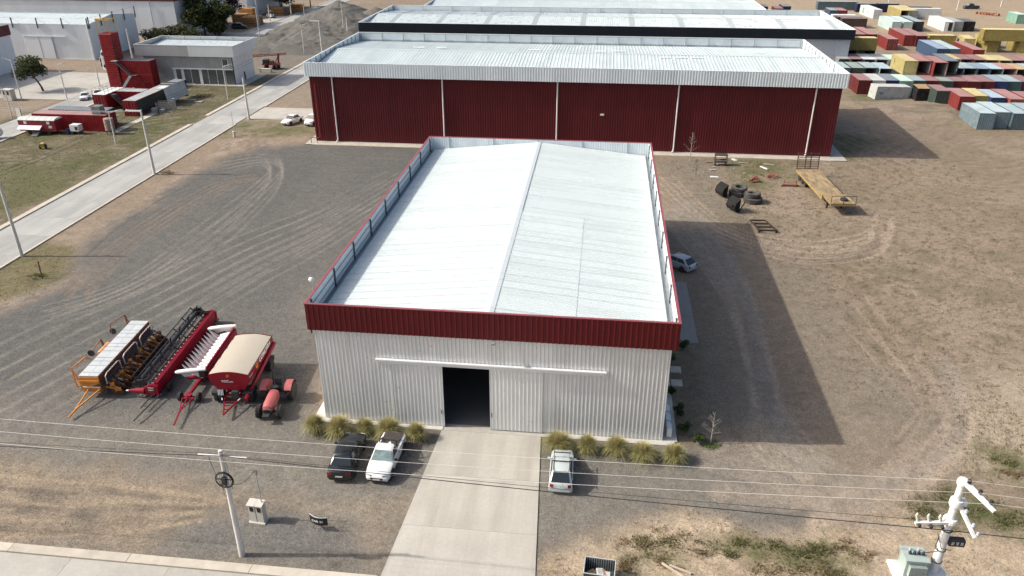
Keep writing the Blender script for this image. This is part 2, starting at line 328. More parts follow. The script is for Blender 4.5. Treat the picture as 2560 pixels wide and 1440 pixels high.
for (u,v,r,c_) in ((215,1290,1.3,DK),(845,1341,.35,(.09,.065,.05)),(822,1380,.4,(.1,.075,.055)),(842,1411,.45,(.09,.065,.05)),(735,850,.5,DK),(770,835,.28,DK),(745,1000,.4,DK),(90,700,1.,(.1,.085,.06)),(1730,1090,.5,DK),(270,1420,.3,DK)):
    q=gp(u,v); d=np.hypot(X-q.x,(Y-q.y)*1.3); m=np.clip(1.2-d/r+(n3-.5)*.8,0,1)*.75; lay(m,c_)
_q=(1-.6*yard); col*=(1+.14*(n3-.5)*_q)[:,None]; col*=(1+.18*(vnoise(X,Y,2.6,61,3)-.5)*_q)[:,None]; col=np.clip(col,.01,.8)
rough=(1-yard)*.85+.15
Z=((n2-.5)*.07+(n3-.5)*.035)*rough-.02
Z+=tan*(vnoise(X*.35,Y*1.5,.8,33)-.5)*.14+sand*(n2-.5)*.2
bank=pmask([(2100,255),(2380,265),(2390,300),(2300,300),(2150,270)],2,1.5,.3,70); Z+=bank*(.35+n2*.9)*.7; lay(bank*.6,(.25,.2,.15)); lay(bank*np.clip((vnoise(X*.4,Y*1.6,.5,71)-.5)*8,0,1)*.6,(.15,.12,.085))
Z+=rut
flat=((X>-53)&(X<-41))|((X>-1.5)&(X<30.5)&(Y>-2.4)&(Y<44))|((X>6)&(X<18)&(Y<1))|((X>-28)&(X<57)&(Y>69)&(Y<103))|((X>-86)&(X<-75))|(Y<-13.2)|((X>-56)&(X<-24)&(Y>79)&(Y<96))|((X>-80)&(X<-52)&(Y>107)&(Y<123))|((X>-135)&(X<-83)&(Y>92)&(Y<135))
Z=np.where(flat,np.minimum(Z,-.02),Z); Z=np.where((np.abs(X)>250)|(Y>300)|(Y<-60),-.03,Z)
GZ=Z.reshape(sh)
me=bpy.data.meshes.new('ground'); nv=X.size; ny,nx=sh
me.vertices.add(nv); co=np.stack([X,Y,Z],-1).astype(np.float32); me.vertices.foreach_set('co',co.ravel())
i=np.arange((ny-1)*(nx-1)); r_=i//(nx-1); c_=i%(nx-1); q=r_*nx+c_
quads=np.stack([q,q+1,q+nx+1,q+nx],-1).astype(np.int32)
me.loops.add(quads.size); me.loops.foreach_set('vertex_index',quads.ravel()); me.polygons.add(len(quads))
me.polygons.foreach_set('loop_start',np.arange(0,quads.size,4,dtype=np.int32)); me.polygons.foreach_set('use_smooth',np.ones(len(quads),bool)); me.update(calc_edges=True)
at=me.color_attributes.new('Col','FLOAT_COLOR','POINT'); at.data.foreach_set('color',np.concatenate([col,grav[:,None]],1).astype(np.float32).ravel())
gm=bpy.data.materials.new('earth_and_gravel'); gm.use_nodes=True; N=gm.node_tree.nodes; L=gm.node_tree.links; b=N['Principled BSDF']; b.inputs['Roughness'].default_value=.95; b.inputs['Specular IOR Level'].default_value=.2
a_=N.new('ShaderNodeVertexColor'); a_.layer_name='Col'; tc=N.new('ShaderNodeTexCoord')
def nz(s,d=5): 
    n=N.new('ShaderNodeTexNoise'); n.inputs['Scale'].default_value=s; n.inputs['Detail'].default_value=d; n.inputs['Roughness'].default_value=.7; L.new(tc.outputs['Object'],n.inputs['Vector']); return n.outputs['Fac']
def mr(v,a,b_,c_,d_):
    r=N.new('ShaderNodeMapRange'); r.inputs[1].default_value=a; r.inputs[2].default_value=b_; r.inputs[3].default_value=c_; r.inputs[4].default_value=d_; L.new(v,r.inputs[0]); return r.outputs[0]
def mul(a,b_):
    m=N.new('ShaderNodeMath'); m.operation='MULTIPLY'
    for k,v in ((0,a),(1,b_)):
        if isinstance(v,float): m.inputs[k].default_value=v
        else: L.new(v,m.inputs[k])
    return m.outputs[0]
vo=N.new('ShaderNodeTexVoronoi'); vo.inputs['Scale'].default_value=7.5; L.new(tc.outputs['Object'],vo.inputs['Vector'])
sx=N.new('ShaderNodeSeparateColor'); L.new(vo.outputs['Color'],sx.inputs[0])
peb=mr(sx.outputs[0],0,1,.86,1.15); pm=N.new('ShaderNodeMix'); pm.data_type='FLOAT'; L.new(a_.outputs['Alpha'],pm.inputs[0]); L.new(mr(nz(5.5),.35,.68,.8,1.2),pm.inputs[2]); L.new(peb,pm.inputs[3])
f=mul(pm.outputs[0],mr(nz(.9),.3,.7,.85,1.15)); f=mul(f,mul(mr(nz(11,2),.38,.62,.84,1.16),mr(nz(2.6,4),.36,.64,.9,1.1)))
sc=N.new('ShaderNodeVectorMath'); sc.operation='SCALE'; L.new(a_.outputs['Color'],sc.inputs[0]); L.new(f,sc.inputs['Scale']); L.new(sc.outputs[0],b.inputs['Base Color'])
bp=N.new('ShaderNodeBump'); bp.inputs['Strength'].default_value=.7; bp.inputs['Distance'].default_value=.06; L.new(nz(6,6),bp.inputs['Height']); L.new(bp.outputs[0],b.inputs['Normal'])
me.materials.append(gm); go=inst('ground',me); tag(go,kind='structure')
def gz(x,y):
    i=min(max(np.searchsorted(gx,x)-1,0),nx-2); j=min(max(np.searchsorted(gy,y)-1,0),ny-2)
    return float(GZ[j,i])
# ------------------------------------------------------------------ roads, drives, slabs
def paved(name,x0,x1,y0,y1,sx_,sy_,mat_,z=.04,gap=.02):
    root=tag(MB().box(x0,x1,y0,y1,-.1,z-.012).build(name,JOINT),kind='structure')
    nxx=max(1,round((x1-x0)/sx_)); nyy=max(1,round((y1-y0)/sy_)); w=(x1-x0)/nxx; h=(y1-y0)/nyy
    m=MB().box(gap/2,w-gap/2,gap/2,h-gap/2,-.02,0).mesh('slab',mat_)
    for a in range(nxx):
        for b_ in range(nyy): inst('slab',m,root,(x0+a*w,y0+b_*h,z+random.uniform(-.002,.002)))
    return root
def kerb(root,x0,x1,y0,y1,step,mat_=KERB,h=.14):
    along='y' if (y1-y0)>(x1-x0) else 'x'; L_=(y1-y0) if along=='y' else (x1-x0); n=max(1,round(L_/step)); s=L_/n
    m=MB().box(0,(x1-x0) if along=='y' else s-.03,0,s-.03 if along=='y' else (y1-y0),-.15,h).mesh('kerb',mat_)
    for k in range(n): inst('kerb',m,root,(x0+(k*s if along=='x' else 0),y0+(k*s if along=='y' else 0),random.uniform(-.004,.004)))
road=paved('road',-50.35,-43.25,-30,135.0,7.1,5.5,CONCR)
kerb(road,-51.1,-50.36,-30,79,6,h=.16); kerb(road,-51.1,-50.36,85,135,6,h=.16); kerb(road,-43.24,-42.95,-30,80,6,h=.1); kerb(road,-43.24,-42.95,93,135,6,h=.1)
road2=paved('street',-83.5,-76.6,-10,300,6.9,8,CONCR); kerb(road2,-84.1,-83.51,122,300,8,h=.16); kerb(road2,-76.59,-76.1,-10,118,8,h=.12)
tag(MB().box(-76.6,-20,262,270,-.1,.035).build('cross_street',CONCR),kind='structure')
road3=paved('front_street',-60,7.9,-24,-15.15,6,8.85,CONC,.03); kerb(road3,-60,7.95,-15.14,-14.5,7.5,h=.13)
drv=tag(MB().prism([(8.1,-15.1),(17.05,-15.1),(16.3,-.5),(8.95,-.5)],'z',-.1,.033).build('driveway',JOINT),kind='structure')
for k in range(3):
    t0,t1=k/3,(k+1)/3; L0,L1=8.04+.91*t0,8.04+.91*t1; R0,R1=17.08-.8*t0,17.08-.8*t1; ya,yb=-15.1+14.6*t0+.008,-15.1+14.6*t1-.008
    MB().prism([(L0,ya),(R0,ya),(R1,yb),(L1,yb)],'z',-.05,.045).build('slab',DRIVE,drv)
apr=paved('apron',-42.9,-20,84.0,92.4,5.7,8.4,CONC,.03)
yardc=paved('concrete_yard',-130,-83.52,94,119,7.7,6.2,CONC,.03)
tag(MB().box(-96,-83.52,170.5,177,-.1,.03).build('crossing',CONC),kind='structure')
tag(MB().box(-95,-84.15,196,212,-.1,.035).build('loading_yard',CONC),kind='structure')
# ------------------------------------------------------------------ sheds
def walls(root,name,x0,x1,y0,y1,z0,z1,pw,pitch,dep,mt,sides='FBLR',rib=.3,inward=False,skip=None,mtf=None):
    for s in sides:
        L_=(x1-x0) if s in 'FB' else (y1-y0); n=max(1,round(L_/pw)); w=L_/n
        m=MB().corr(w,z1-z0,pitch,dep,rib).mesh(name,mt)
        for k in range(n):
            if s=='F': loc,a=(x0+k*w,y0,z0),0
            elif s=='B': loc,a=(x1-k*w,y1,z0),math.pi
            elif s=='L': loc,a=(x0,y1-k*w,z0),-math.pi/2
            else: loc,a=(x1,y0+k*w,z0),math.pi/2
            if skip and skip(s,k,w): continue
            inst(name,m,root,loc,(0,0,a))
def lining(root,name,x0,x1,y0,y1,z0,z1,pw,pitch,dep,mt,sides='FBLR'):
    """sheets that face the inside of a parapet"""
    for s in sides:
        L_=(x1-x0) if s in 'FB' else (y1-y0); n=max(1,round(L_/pw)); w=L_/n
        m=MB().corr(w,z1-z0,pitch,dep,.25).mesh(name,mt)
        for k in range(n):
            if s=='F': loc,a=(x1-k*w,y0,z0),math.pi
            elif s=='B': loc,a=(x0+k*w,y1,z0),0
            elif s=='L': loc,a=(x0,y0+k*w,z0),math.pi/2
            else: loc,a=(x1,y1-k*w,z0),-math.pi/2
            inst(name,m,root,loc,(0,0,a))
def cap(root,x0,x1,y0,y1,z,w,h,mt,name='parapet_cap'):
    MB().box(x0-.03,x1+.03,y0-.03,y0+w,z,z+h).build(name,mt,root); MB().box(x0-.03,x1+.03,y1-w,y1+.03,z,z+h).build(name,mt,root)
    MB().box(x0-.03,x0+w,y0+w+.004,y1-w-.004,z,z+h).build(name,mt,root); MB().box(x1-w,x1+.03,y0+w+.004,y1-w-.004,z,z+h).build(name,mt,root)
def roof_mesh(width,run,rise,pitch,dep,mt,along,name='roof_sheet',rib=.22):
    """sheet from the eave (0) up to the ridge (run,rise); ribs follow the slope; width along the other axis"""
    n=max(1,round(width/pitch)); p=width/n; f=p*rib*.5; g_=p*rib*.4; pr=[(0,.004)]
    for i in range(n): c=i*p+p/2; pr+=[(c-f-g_,0),(c-f,dep),(c+f,dep),(c+f+g_,0)]
    pr.append((width+.02,.004)); m=len(pr); vs=[]
    for u in (0,1):
        for a,b in pr: vs.append((u*run,a,u*rise+b) if along=='x' else (a,u*run,u*rise+b))
    return MB().add(vs,[(i,i+1,m+i+1,m+i) for i in range(m-1)]).mesh(name,mt)
# ---- the white hall with the red fascia
hall=thing('metal_hall','white corrugated metal hall with red fascia, grass tufts along its front and door half open','building',(0,0,0))
HX0,HX1,HY0,HY1=0.,25.,0.,41.6; ZF,ZT=7.84,9.9
MB().box(.05,24.95,.3,41.5,-.1,.05).build('floor',mat('hall_floor',(.15,.15,.145),.6,0,.1,.4,dirt=(.11,.11,.1),damt=.4),hall)
walls(hall,'wall_panel',HX0,HX1,HY0,HY1,.06,ZF+.25,25/22,.284,.035,WHITE,'F',.28,skip=lambda s,k,w:8<=k<14)
m_=MB().corr(25/22,ZF+.25-5.45,.284,.035,.28).mesh('wall_panel',WHITE)
for k in range(8,14): inst('wall_panel',m_,hall,(k*25/22,0,5.45))
walls(hall,'wall_panel',HX0,HX1,HY0,HY1,.06,ZF+.25,1.124,.281,.035,WHITE,'BLR',.28)
CORN=mat('white_flashing',(.7,.71,.7),.45,0,.05,1)
for x,y in ((-.03,-.04),(24.93,-.04),(-.03,41.54),(24.93,41.54)): MB().box(x,x+.1,y,y+.1,.05,ZF+.2).build('corner_flashing',CORN,hall)
MB().box(-.9,9.0,-.55,-.04,-.1,.1).build('plinth',PLINTH,hall); MB().box(16.75,25.9,-.55,-.04,-.1,.1).build('plinth',PLINTH,hall); MB().box(25.05,26.1,-.03,13.9,-.1,.09).build('plinth',PLINTH,hall); MB().box(-.9,-.05,-.03,41.8,-.1,.1).build('plinth',PLINTH,hall)
MB().box(9.0,16.75,-.498,.28,-.1,.052).build('threshold',CONC,hall)
# red fascia
FX0,FX1,FY0,FY1=-.42,25.42,-.24,42.05
walls(hall,'fascia_panel',FX0,FX1,FY0,FY1,ZF,ZT-.004,25.84/23,.374,.05,REDF,'F',.22)
walls(hall,'fascia_panel',FX0,FX1,FY0,FY1,ZF,ZT-.004,1.12,.374,.05,REDF,'BLR',.22)
lining(hall,'parapet_lining',FX0+.14,FX1-.14,FY0+.14,FY1-.14,8.15,ZT-.004,1.12,.28,.02,INNER)
cap(hall,FX0-.02,FX1+.02,FY0-.02,FY1+.02,ZT,.17,.05,REDCAP)
MB().box(FX0+.03,FX1-.03,FY0+.03,-.045,ZF+.01,ZF+.03).build('soffit',REDF,hall); MB().box(FX0+.03,-.045,-.04,FY1-.03,ZF+.01,ZF+.03).build('soffit',REDF,hall); MB().box(25.045,FX1-.03,-.04,FY1-.03,ZF+.01,ZF+.03).build('soffit',REDF,hall)
# roof: sheets, ridge cap, gutters, parapet posts
EV,RG=8.42,9.66; E0=.16; run=12.5-E0-.02; n=38; y0_,y1_=-.06,41.85; w=(y1_-y0_)/n
mL=roof_mesh(w,run,RG-EV,.27,.045,ROOF,'x'); mR=mL
sl_=(RG-EV)/run; mR1=roof_mesh(w,6.6,6.6*sl_,.27,.045,ROOF,'x'); mR2=roof_mesh(w,run-6.4,(run-6.4)*sl_,.27,.045,ROOF,'x')
for k in range(n):
    dz=random.uniform(0,.006)
    inst('roof_sheet',mL,hall,(E0,y0_+k*w,EV+dz))
    if k<18:
        inst('roof_sheet',mR1,hall,(25-E0,y0_+(k+1)*w,EV+dz),(0,0,math.pi)); inst('roof_sheet',mR2,hall,(25-E0-6.4,y0_+(k+1)*w,EV+6.4*sl_+.022+dz),(0,0,math.pi))
    else: inst('roof_sheet',mR,hall,(25-E0,y0_+(k+1)*w,EV+dz),(0,0,math.pi))
SEAM=mat('lap_sealant',(.45,.49,.485),.7,0,.1,1); smL=MB().add([(0,-.018,.049),(0,.018,.049),(run,.018,RG-EV+.049),(run,-.018,RG-EV+.049)],[(0,1,2,3)]).mesh('seam_strip',SEAM)
for k in range(1,n):
    if random.random()<.75: inst('seam_strip',smL,hall,(E0,y0_+k*w+.0,EV+.008))
    if random.random()<.7: inst('seam_strip',smL,hall,(25-E0,y0_+k*w,EV+(.03 if k<18 else .008)),(0,0,math.pi))
RCAP=mat('ridge_sheet',(.66,.71,.72),.4,.2,.04,.5)
rc=MB(); rc.add([(-.32,0,-.02),(0,0,.02),(.32,0,-.02),(-.32,42.,-.02),(0,42.,.02),(.32,42.,-.02)],[(0,1,4,3),(1,2,5,4)]); rc.build('ridge_cap',RCAP,hall,loc=(12.5,-.08,RG+.055))
MB().add([(12.8,-.08,RG-.05),(12.87,-.08,RG-.055),(12.87,41.9,RG-.055),(12.8,41.9,RG-.05)],[(0,1,2,3)]).build('ridge_closure',STEEL,hall,loc=(0,0,.07))
for a,b in ((-.24,.2),(24.8,25.24)): MB().prism([(a,8.4),(a,8.2),(b,8.2),(b,8.4),(b-.02,8.4),(b-.02,8.22),(a+.02,8.22),(a+.02,8.4)],'y',-.08,41.9).build('gutter',GALV,hall)
pm_=MB().box(-.05,.05,-.07,.07,8.3,9.86).mesh('parapet_post',STEEL)
for k in range(9):
    for x in (-.2,25.2): inst('parapet_post',pm_,hall,(x,.6+k*5.05,0))
for k in range(5): inst('parapet_post',MB().box(-.07,.07,-.05,.05,8.6,9.86).mesh('parapet_post',GALV) if k==0 else pmB,hall,(2+k*5.2,41.83,0)); pmB=CH[hall.name][-1].data
for z in (8.75,9.35): MB().box(-.26,-.2,.2,41.7,z,z+.06).build('parapet_rail',GALV,hall); MB().box(25.2,25.26,.2,41.7,z,z+.06).build('parapet_rail',GALV,hall)
# sliding doors
track=MB().box(4.3,20.75,-.26,-.055,5.42,5.62).box(4.3,20.75,-.3,-.055,5.63,5.72).build('door_track',CORN,hall)
def leaf(x0,x1,y,edge):
    d=MB().corr(x1-x0-.1,5.2,.284,.03,.28).build('sliding_door',WHITE,hall,loc=(x0+.05,y,.16))
    f=MB().box(-.05,0,-.035,.02,-.04,5.22).box(x1-x0-.1,x1-x0-.05,-.035,.02,-.04,5.22).box(-.05,x1-x0-.05,.004,.03,-.05,.0).box(-.05,x1-x0-.05,.004,.03,5.2,5.25); f.build('door_frame',CORN,d)
    MB().box(edge,edge+.05,-.09,-.036,1.1,1.45).build('handle',STEEL,d)
leaf(5.35,9.12,-.12,3.5); leaf(12.52,16.32,-.12,.05)
fl=MB().box(-.14,.14,-.3,-.06,-.07,.09).build('flood_lamp',GALV,hall,loc=(12.86,-.2,7.62)); MB().box(-.11,.11,-.305,-.3,-.05,.07).build('lamp_glass',LAMP,fl)
an=MB().tube((-.52,1.9,9.4),(-.52,1.9,10.7),.025).build('antenna_mast',GALV,hall); MB().lathe([(0,0),(.12,.02),(.2,.07),(.22,.12),(.2,.12),(.1,.05),(0,.04)],14,'y',(-.52,1.72,10.75)).tube((-.5,1.95,10.75),(-.5,1.6,10.8),.06).build('antenna_dish',CORN,an,True)
MB().tube((-.2,-.1,7.83),(-.2,-.1,7.5),.06).build('spout',BLACK,hall)
# ---- generic shed with parapet, roof ridge along x
def shed(name,label,x0,x1,y0,y1,zf,zt,wm,fm,capm,ov=.5,pitch=.38,pw=1.52,roofm=ROOFG,ridge=None,eave=None,post=2.3,sheet=1.1,every=0,strip=None,innerm=INNER,sides='FBLR',brace=True,fpitch=.33):
    o=thing(name,label,'building')
    walls(o,'wall_panel',x0,x1,y0,y1,.12,zf+.2,pw,pitch,.06,wm,sides,.4)
    MB().box(x0-.15,x1+.15,y0-.18,y1+.15,-.1,.12).build('plinth',PLINTH,o)
    walls(o,'fascia_panel',x0-ov,x1+ov,y0-ov,y1+ov,zf,zt,2.,fpitch*1.15,.045,fm,sides,.38)
    lining(o,'parapet_lining',x0-ov+.14,x1+ov-.14,y0-ov+.14,y1+ov-.14,zf+.3,zt,2.3,.33,.02,innerm)
    cap(o,x0-ov,x1+ov,y0-ov,y1+ov,zt+.003,.17,.06,capm)
    MB().box(x0-ov+.03,x1+ov-.03,y0-ov+.03,y0-.05,zf+.01,zf+.03).build('soffit',fm,o); MB().box(x1+.05,x1+ov-.03,y0-.04,y1,zf+.01,zf+.03).build('soffit',fm,o); MB().box(x0-ov+.03,x0-.05,y0-.04,y1,zf+.01,zf+.03).build('soffit',fm,o)
    ridge=ridge or zt-.35; eave=eave or zf+.35; L_=(x1-x0+2*ov-.9); n=round(L_/sheet); w=L_/n; run=(y1-y0)/2+ov-.6
    ms=roof_mesh(w,run,ridge-eave,.5,.045,roofm,'y'); ms2=roof_mesh(w,run,ridge-eave,.36,.035,strip,'y') if strip else ms
    for k in range(n):
        mm_=ms2 if every and k%every==every//2 else ms
        inst('roof_sheet',mm_,o,(x0-ov+.45+k*w,y0-ov+.6,eave)); inst('roof_sheet',mm_,o,(x0-ov+.45+(k+1)*w,y1+ov-.6,eave),(0,0,math.pi))
    MB().add([(x0-ov+.4,-.4,-.03),(x1+ov-.4,-.4,-.03),(x1+ov-.4,0,.02),(x0-ov+.4,0,.02),(x0-ov+.4,.4,-.03),(x1+ov-.4,.4,-.03)],[(0,1,2,3),(3,2,5,4)]).build('ridge_cap',roofm,o,loc=(0,(y0+y1)/2,ridge+.05))
    MB().box(x0-ov+.2,x1+ov-.2,y0-ov+.2,y0-ov+.62,eave-.25,eave-.1).build('gutter',STEEL,o); MB().box(x0-ov+.2,x1+ov-.2,y1+ov-.62,y1+ov-.2,eave-.25,eave-.1).build('gutter',STEEL,o)
    pmx=MB().box(-.05,.05,-.06,.06,zf+.3,zt-.02).mesh('parapet_post',GALV); bm_=MB().bar((0,0,zt-.3),(0,1.3,zf+.75),.06).mesh('brace',GALV)
    nx_=max(2,round((x1-x0)/(post*1.75)))
    for k in range(nx_+1): inst('parapet_post',pmx,o,(x0+(x1-x0)*k/nx_,y1+ov-.26,0))
    ny_=max(2,round((y1-y0)/post))
    for k in range(ny_+1):
        for x,s in ((x0-ov+.26,-1),(x1+ov-.26,1)):
            inst('parapet_post',pmx,o,(x,y0+(y1-y0)*k/ny_,0))
            if brace and k%2==0: inst('brace',bm_,o,(x,y0+(y1-y0)*k/ny_,0),(0,0,s*math.pi/2))
    for z in (zf+.75,zt-.12): MB().box(x0,x1,y1+ov-.24,y1+ov-.18,z,z+.06).build('parapet_rail',GALV,o)
    return o
red=shed('maroon_shed','long maroon corrugated shed with white fascia and white downpipes',-25.7,54.1,71.7,100.4,10.42,12.46,REDW,mat('pale_fascia',(.7,.77,.79),.45,.0,.05,.4,ov=.06),mat('pale_cap',(.74,.77,.77),.5,0,.05,1),ov=.55,ridge=12.05,eave=11.0)
DP=mat('white_pipe',(.68,.66,.63),.5,0,.06,2)
for x in (-22.04,-4.7,12.9,30.86,50.5): MB().tube((x,71.5,10.5),(x,71.5,.45),.11).tube((x,71.5,.45),(x-.25,71.2,.1),.11).build('downpipe',DP,red,True)
MB().box(19.45,20.05,71.5,71.58,5.45,5.72).build('wall_plate',CORN,red)
HP=mat('red_pipe',(.3,.03,.035),.45,0,.1,2); MB().path([(-24.9,71.45,9.2),(-24.9,71.45,.9),(-24.9,70.7,.9),(-26.2,70.7,.9),(-26.2,70.7,.05)],.06).tube((-25.2,70.7,.1),(-25.2,70.7,1.6),.05).build('hydrant_pipe',HP,red,True)
SKL=mat('clear_skylight',(.82,.84,.83),.3,0,.03,1)
for x,y in ((-13,88.5),(-9,88.7),(7,88.2),(18,88.0),(28.5,84),(31,84.1),(33.6,84.2),(21,88.6),(44,90)):
    z=11.0+(min(y-71.7+.55-.6,14.3))/14.3*1.05+.06; MB().box(x,x+1.9,y-.3,y+.3,z,z+.03).build('skylight',SKL,red)
tag(MB().box(-27,-25.85,69.9,103,-.1,.06).build('footpath',CONC),kind='structure'); tag(MB().box(54.3,56.2,69.9,95,-.1,.07).build('footpath',CONC),kind='structure'); tag(MB().box(-27,56.2,69.9,71.5,-.1,.05).build('footpath',KERB),kind='structure')
blk=shed('black_fascia_shed','long white shed with plain black fascia behind the maroon shed',-37.9,74.4,141.2,172.5,6.45,8.58,mat('bluish_sheet',(.5,.55,.6),.5,.1,.05,.5),mat('black_fascia',(.012,.018,.026),.5,0,.1,.5,spec=.2),mat('pale_cap',(0,0,0)),ov=.6,roofm=ROOF,ridge=8.5,eave=7.3,every=9,strip=mat('grey_skylight',(.42,.46,.46),.5,0,.05,1),post=4.5,sheet=1.3)
nxt=shed('pale_ribbed_shed','pale grey ribbed shed roof at the top edge behind the black fascia',-33,64,190,222,4.6,6.6,mat('bluish_sheet',(0,0,0)),mat('pale_fascia',(0,0,0)),mat('pale_cap',(0,0,0)),ov=.5,ridge=6.5,eave=5.4,post=5,sheet=2.2,brace=False)
# ---- glazed office
off=thing('glazed_office','small grey office with glazed front, deep plain fascia and white roof','building')
OG1=mat('grey_composite',(.36,.37,.375),.4,.1,.06,.3,dirt=(.3,.305,.31),damt=.3,ds=.3); OG2=mat('light_composite',(.6,.63,.64),.4,.1,.05,.3)
OW=mat('office_cladding',(.34,.36,.365),.5,.1,.12,.6,dirt=(.24,.25,.26),damt=.5,ds=.6,streak=True); OGL=mat('office_glass',(.09,.11,.115),.1,.0,.3,.4,spec=.8)
x0,x1,y0,y1=-75.6,-56.4,109.8,119.9
MB().box(x0-2.2,x1+2.2,y0-1.,y1+1.,-.1,.14).build('plinth',CONC,off)
walls(off,'wall_panel',x0+6.2,x1,y0,y1,3.4,5.9,1.6,.3,.03,OW,'F'); walls(off,'wall_panel',x0,x0+6.2,y0,y1,.14,5.9,1.55,.3,.03,OW,'F'); walls(off,'wall_panel',x0,x1,y0,y1,.14,5.9,1.7,.3,.03,OW,'BL')
k=0
for a in range(7):
    xx=x0+6.2+a*(x1-x0-6.2)/7; ww=(x1-x0-6.2)/7
    MB().box(xx+.06,xx+ww-.06,y0+.05,y0+.08,.25,3.2).build('pane',OGL,off); MB().box(xx-.05,xx+.05,y0-.02,y0+.1,.14,3.2).build('mullion',OG2,off)
for xx in (-69.2,-67.5,-63.6): MB().box(xx-.3,xx+.3,y0-.09,y0-.03,.14,3.15).build('white_column',CORN,off)
MB().box(x0+6,x1,y0-.35,y0-.05,3.2,3.42).build('canopy_beam',CORN,off); 
wn_=MB().box(-58.6,-57.2,y0-.07,y0-.04,3.7,5.4).build('window',CORN,off); MB().box(-58.45,-57.35,y0-.085,y0-.07,3.85,5.3).build('pane',OGL,wn_)
for a in range(5):
    yy=y0+.35+a*1.95; MB().box(x1-.05,x1+.03,yy,yy+1.9,.9,5.85).build('wall_panel',CORN,off)
MB().box(x1-.05,x1+.04,y0+.05,y0+.32,.14,5.85).build('maroon_strip',REDW,off); MB().box(x1-.05,x1+.05,y0+.35,y1,.14,.88).build('base_panel',CORN,off); MB().box(x1,x1+.065,y0+4.6,y0+5.3,.2,1.9).build('door',BLACK,off)
fx0,fx1,fy0,fy1=x0-1.2,x1+.9,y0-.7,y1+.7
for a in range(11):
    w=(fx1-fx0)/11; MB().box(fx0+a*w+.008,fx0+(a+1)*w-.008,fy0,fy0+.1,5.85,8.02).build('fascia_panel',OG1 if a<6 else OG2,off)
for a in range(6):
    w=(fy1-fy0-.22)/6; MB().box(fx1-.1,fx1,fy0+.11+a*w,fy0+.11+(a+1)*w-.012,5.85,8.02).build('fascia_panel',OG2,off); MB().box(fx0,fx0+.1,fy0+.11+a*w,fy0+.11+(a+1)*w-.012,5.85,8.02).build('fascia_panel',OG1,off)
MB().box(fx0,fx1,fy1-.1,fy1,5.85,8.02).build('fascia_panel',OG2,off); cap(off,fx0,fx1,fy0,fy1,8.025,.2,.05,OG2)
mro=roof_mesh(1.09,fy1-fy0-.9,.55,.36,.03,ROOF,'y')
for a in range(19): inst('roof_sheet',mro,off,(fx0+.45+a*1.09,fy0+.45,6.75))
MB().box(fx0+.11,fx1-.11,fy0+.11,fy1-.11,5.86,5.9).build('soffit',OG2,off)
for a in range(6): MB().box(fx0+1.5+a*3.7,fx0+1.6+a*3.7,fy1-.22,fy1-.12,6.8,8.0).build('parapet_post',GALV,off)
# ---- white hall with bare posts, far left
WH=mat('pale_sheet',(.68,.72,.74),.5,.0,.04,.3,dirt=(.58,.62,.64),damt=.25,ds=.3)
def plain_hall(name,label,x0,x1,y0,y1,h,rise,sides='FBLR',pitch=.35):
    o=thing(name,label,'building'); walls(o,'wall_panel',x0,x1,y0,y1,.15,h,2.2,pitch,.02,WH,sides); MB().box(x0-.2,x1+.2,y0-.25,y1+.2,-.1,.15).build('plinth',PLINTH,o)
    n=round((x1-x0)/2.2); w=(x1-x0)/n; run=(y1-y0)/2; mr_=roof_mesh(w,run,rise,.5,.03,ROOF,'y')
    for k in range(n): inst('roof_sheet',mr_,o,(x0+k*w,y0-.02,h+.03)); inst('roof_sheet',mr_,o,(x0+(k+1)*w,y1+.02,h+.03),(0,0,math.pi))
    for x in (x0,x1): MB().add([(x,y0,h),(x,y1,h),(x,(y0+y1)/2,h+rise)],[(0,1,2)]).build('gable_end',WH,o)
    return o
wh=plain_hall('pale_hall','white metal hall with bare steel posts above the eaves behind the leaning tree',-150,-102.3,133.4,153.6,8.1,1.1)
for k in range(8): x=-102.2-k*6.4; MB().box(x-.09,x+.09,133.05,133.3,7.2,9.6).build('eave_post',STEEL,wh); MB().bar((x,133.2,9.5),(x+.9,134.6,8.25),.05).build('stay_rod',GALV,wh)
for k in range(5): y=133.6+k*5; MB().box(-102.15,-101.95,y-.09,y+.09,7.2,9.9).build('eave_post',STEEL,wh)
MB().tube((-102.15,133.2,9.5),(-102.15,153.6,9.8),.025).tube((-102.2,133.2,9.5),(-150,133.2,9.5),.02).build('stay_wire',GALV,wh); MB().tube((-102.4,133.2,7.9),(-102.4,133.2,.2),.12).build('downpipe',CORN,wh)
dd=MB().box(-119.2,-112.2,133.2,133.33,.2,5.2).build('sliding_door',WH,wh); MB().box(-119.6,-108.6,133.1,133.34,5.25,5.42).build('door_track',CORN,wh)
for x in (-115.6,-112.25): MB().box(x,x+.12,133.17,133.199,.2,5.2).build('door_frame',GALV,dd)
BAND=mat('maroon_band',(.1,.016,.022),.5,0,.15,.3)
fh=plain_hall('banded_hall','big white hall with maroon band at the top left edge behind the bushes',-210,-97.6,166,196,9.7,.8)
walls(fh,'band_panel',-210.2,-97.4,165.8,196.2,9.7,13.4,2.5,.4,.03,BAND,'FR'); cap(fh,-210.2,-97.3,165.7,196.3,13.41,.2,.06,BAND)
MB().tube((-104.6,165.7,9.6),(-104.6,165.7,.3),.12).tube((-97.5,165.6,9.6),(-97.5,165.6,.3),.12).build('downpipe',GALV,fh)
lh=plain_hall('corner_hall','white hall corner with maroon band cut by the left edge of the picture',-150,-112.5,84,120.2,7.7,.8)
walls(lh,'band_panel',-150,-112.3,83.8,120.4,7.7,9.9,2.5,.4,.03,BAND,'FR'); 
bh=plain_hall('back_hall','white hall behind the timber stacks at the top edge',-150,-95,206,236,9,.8)
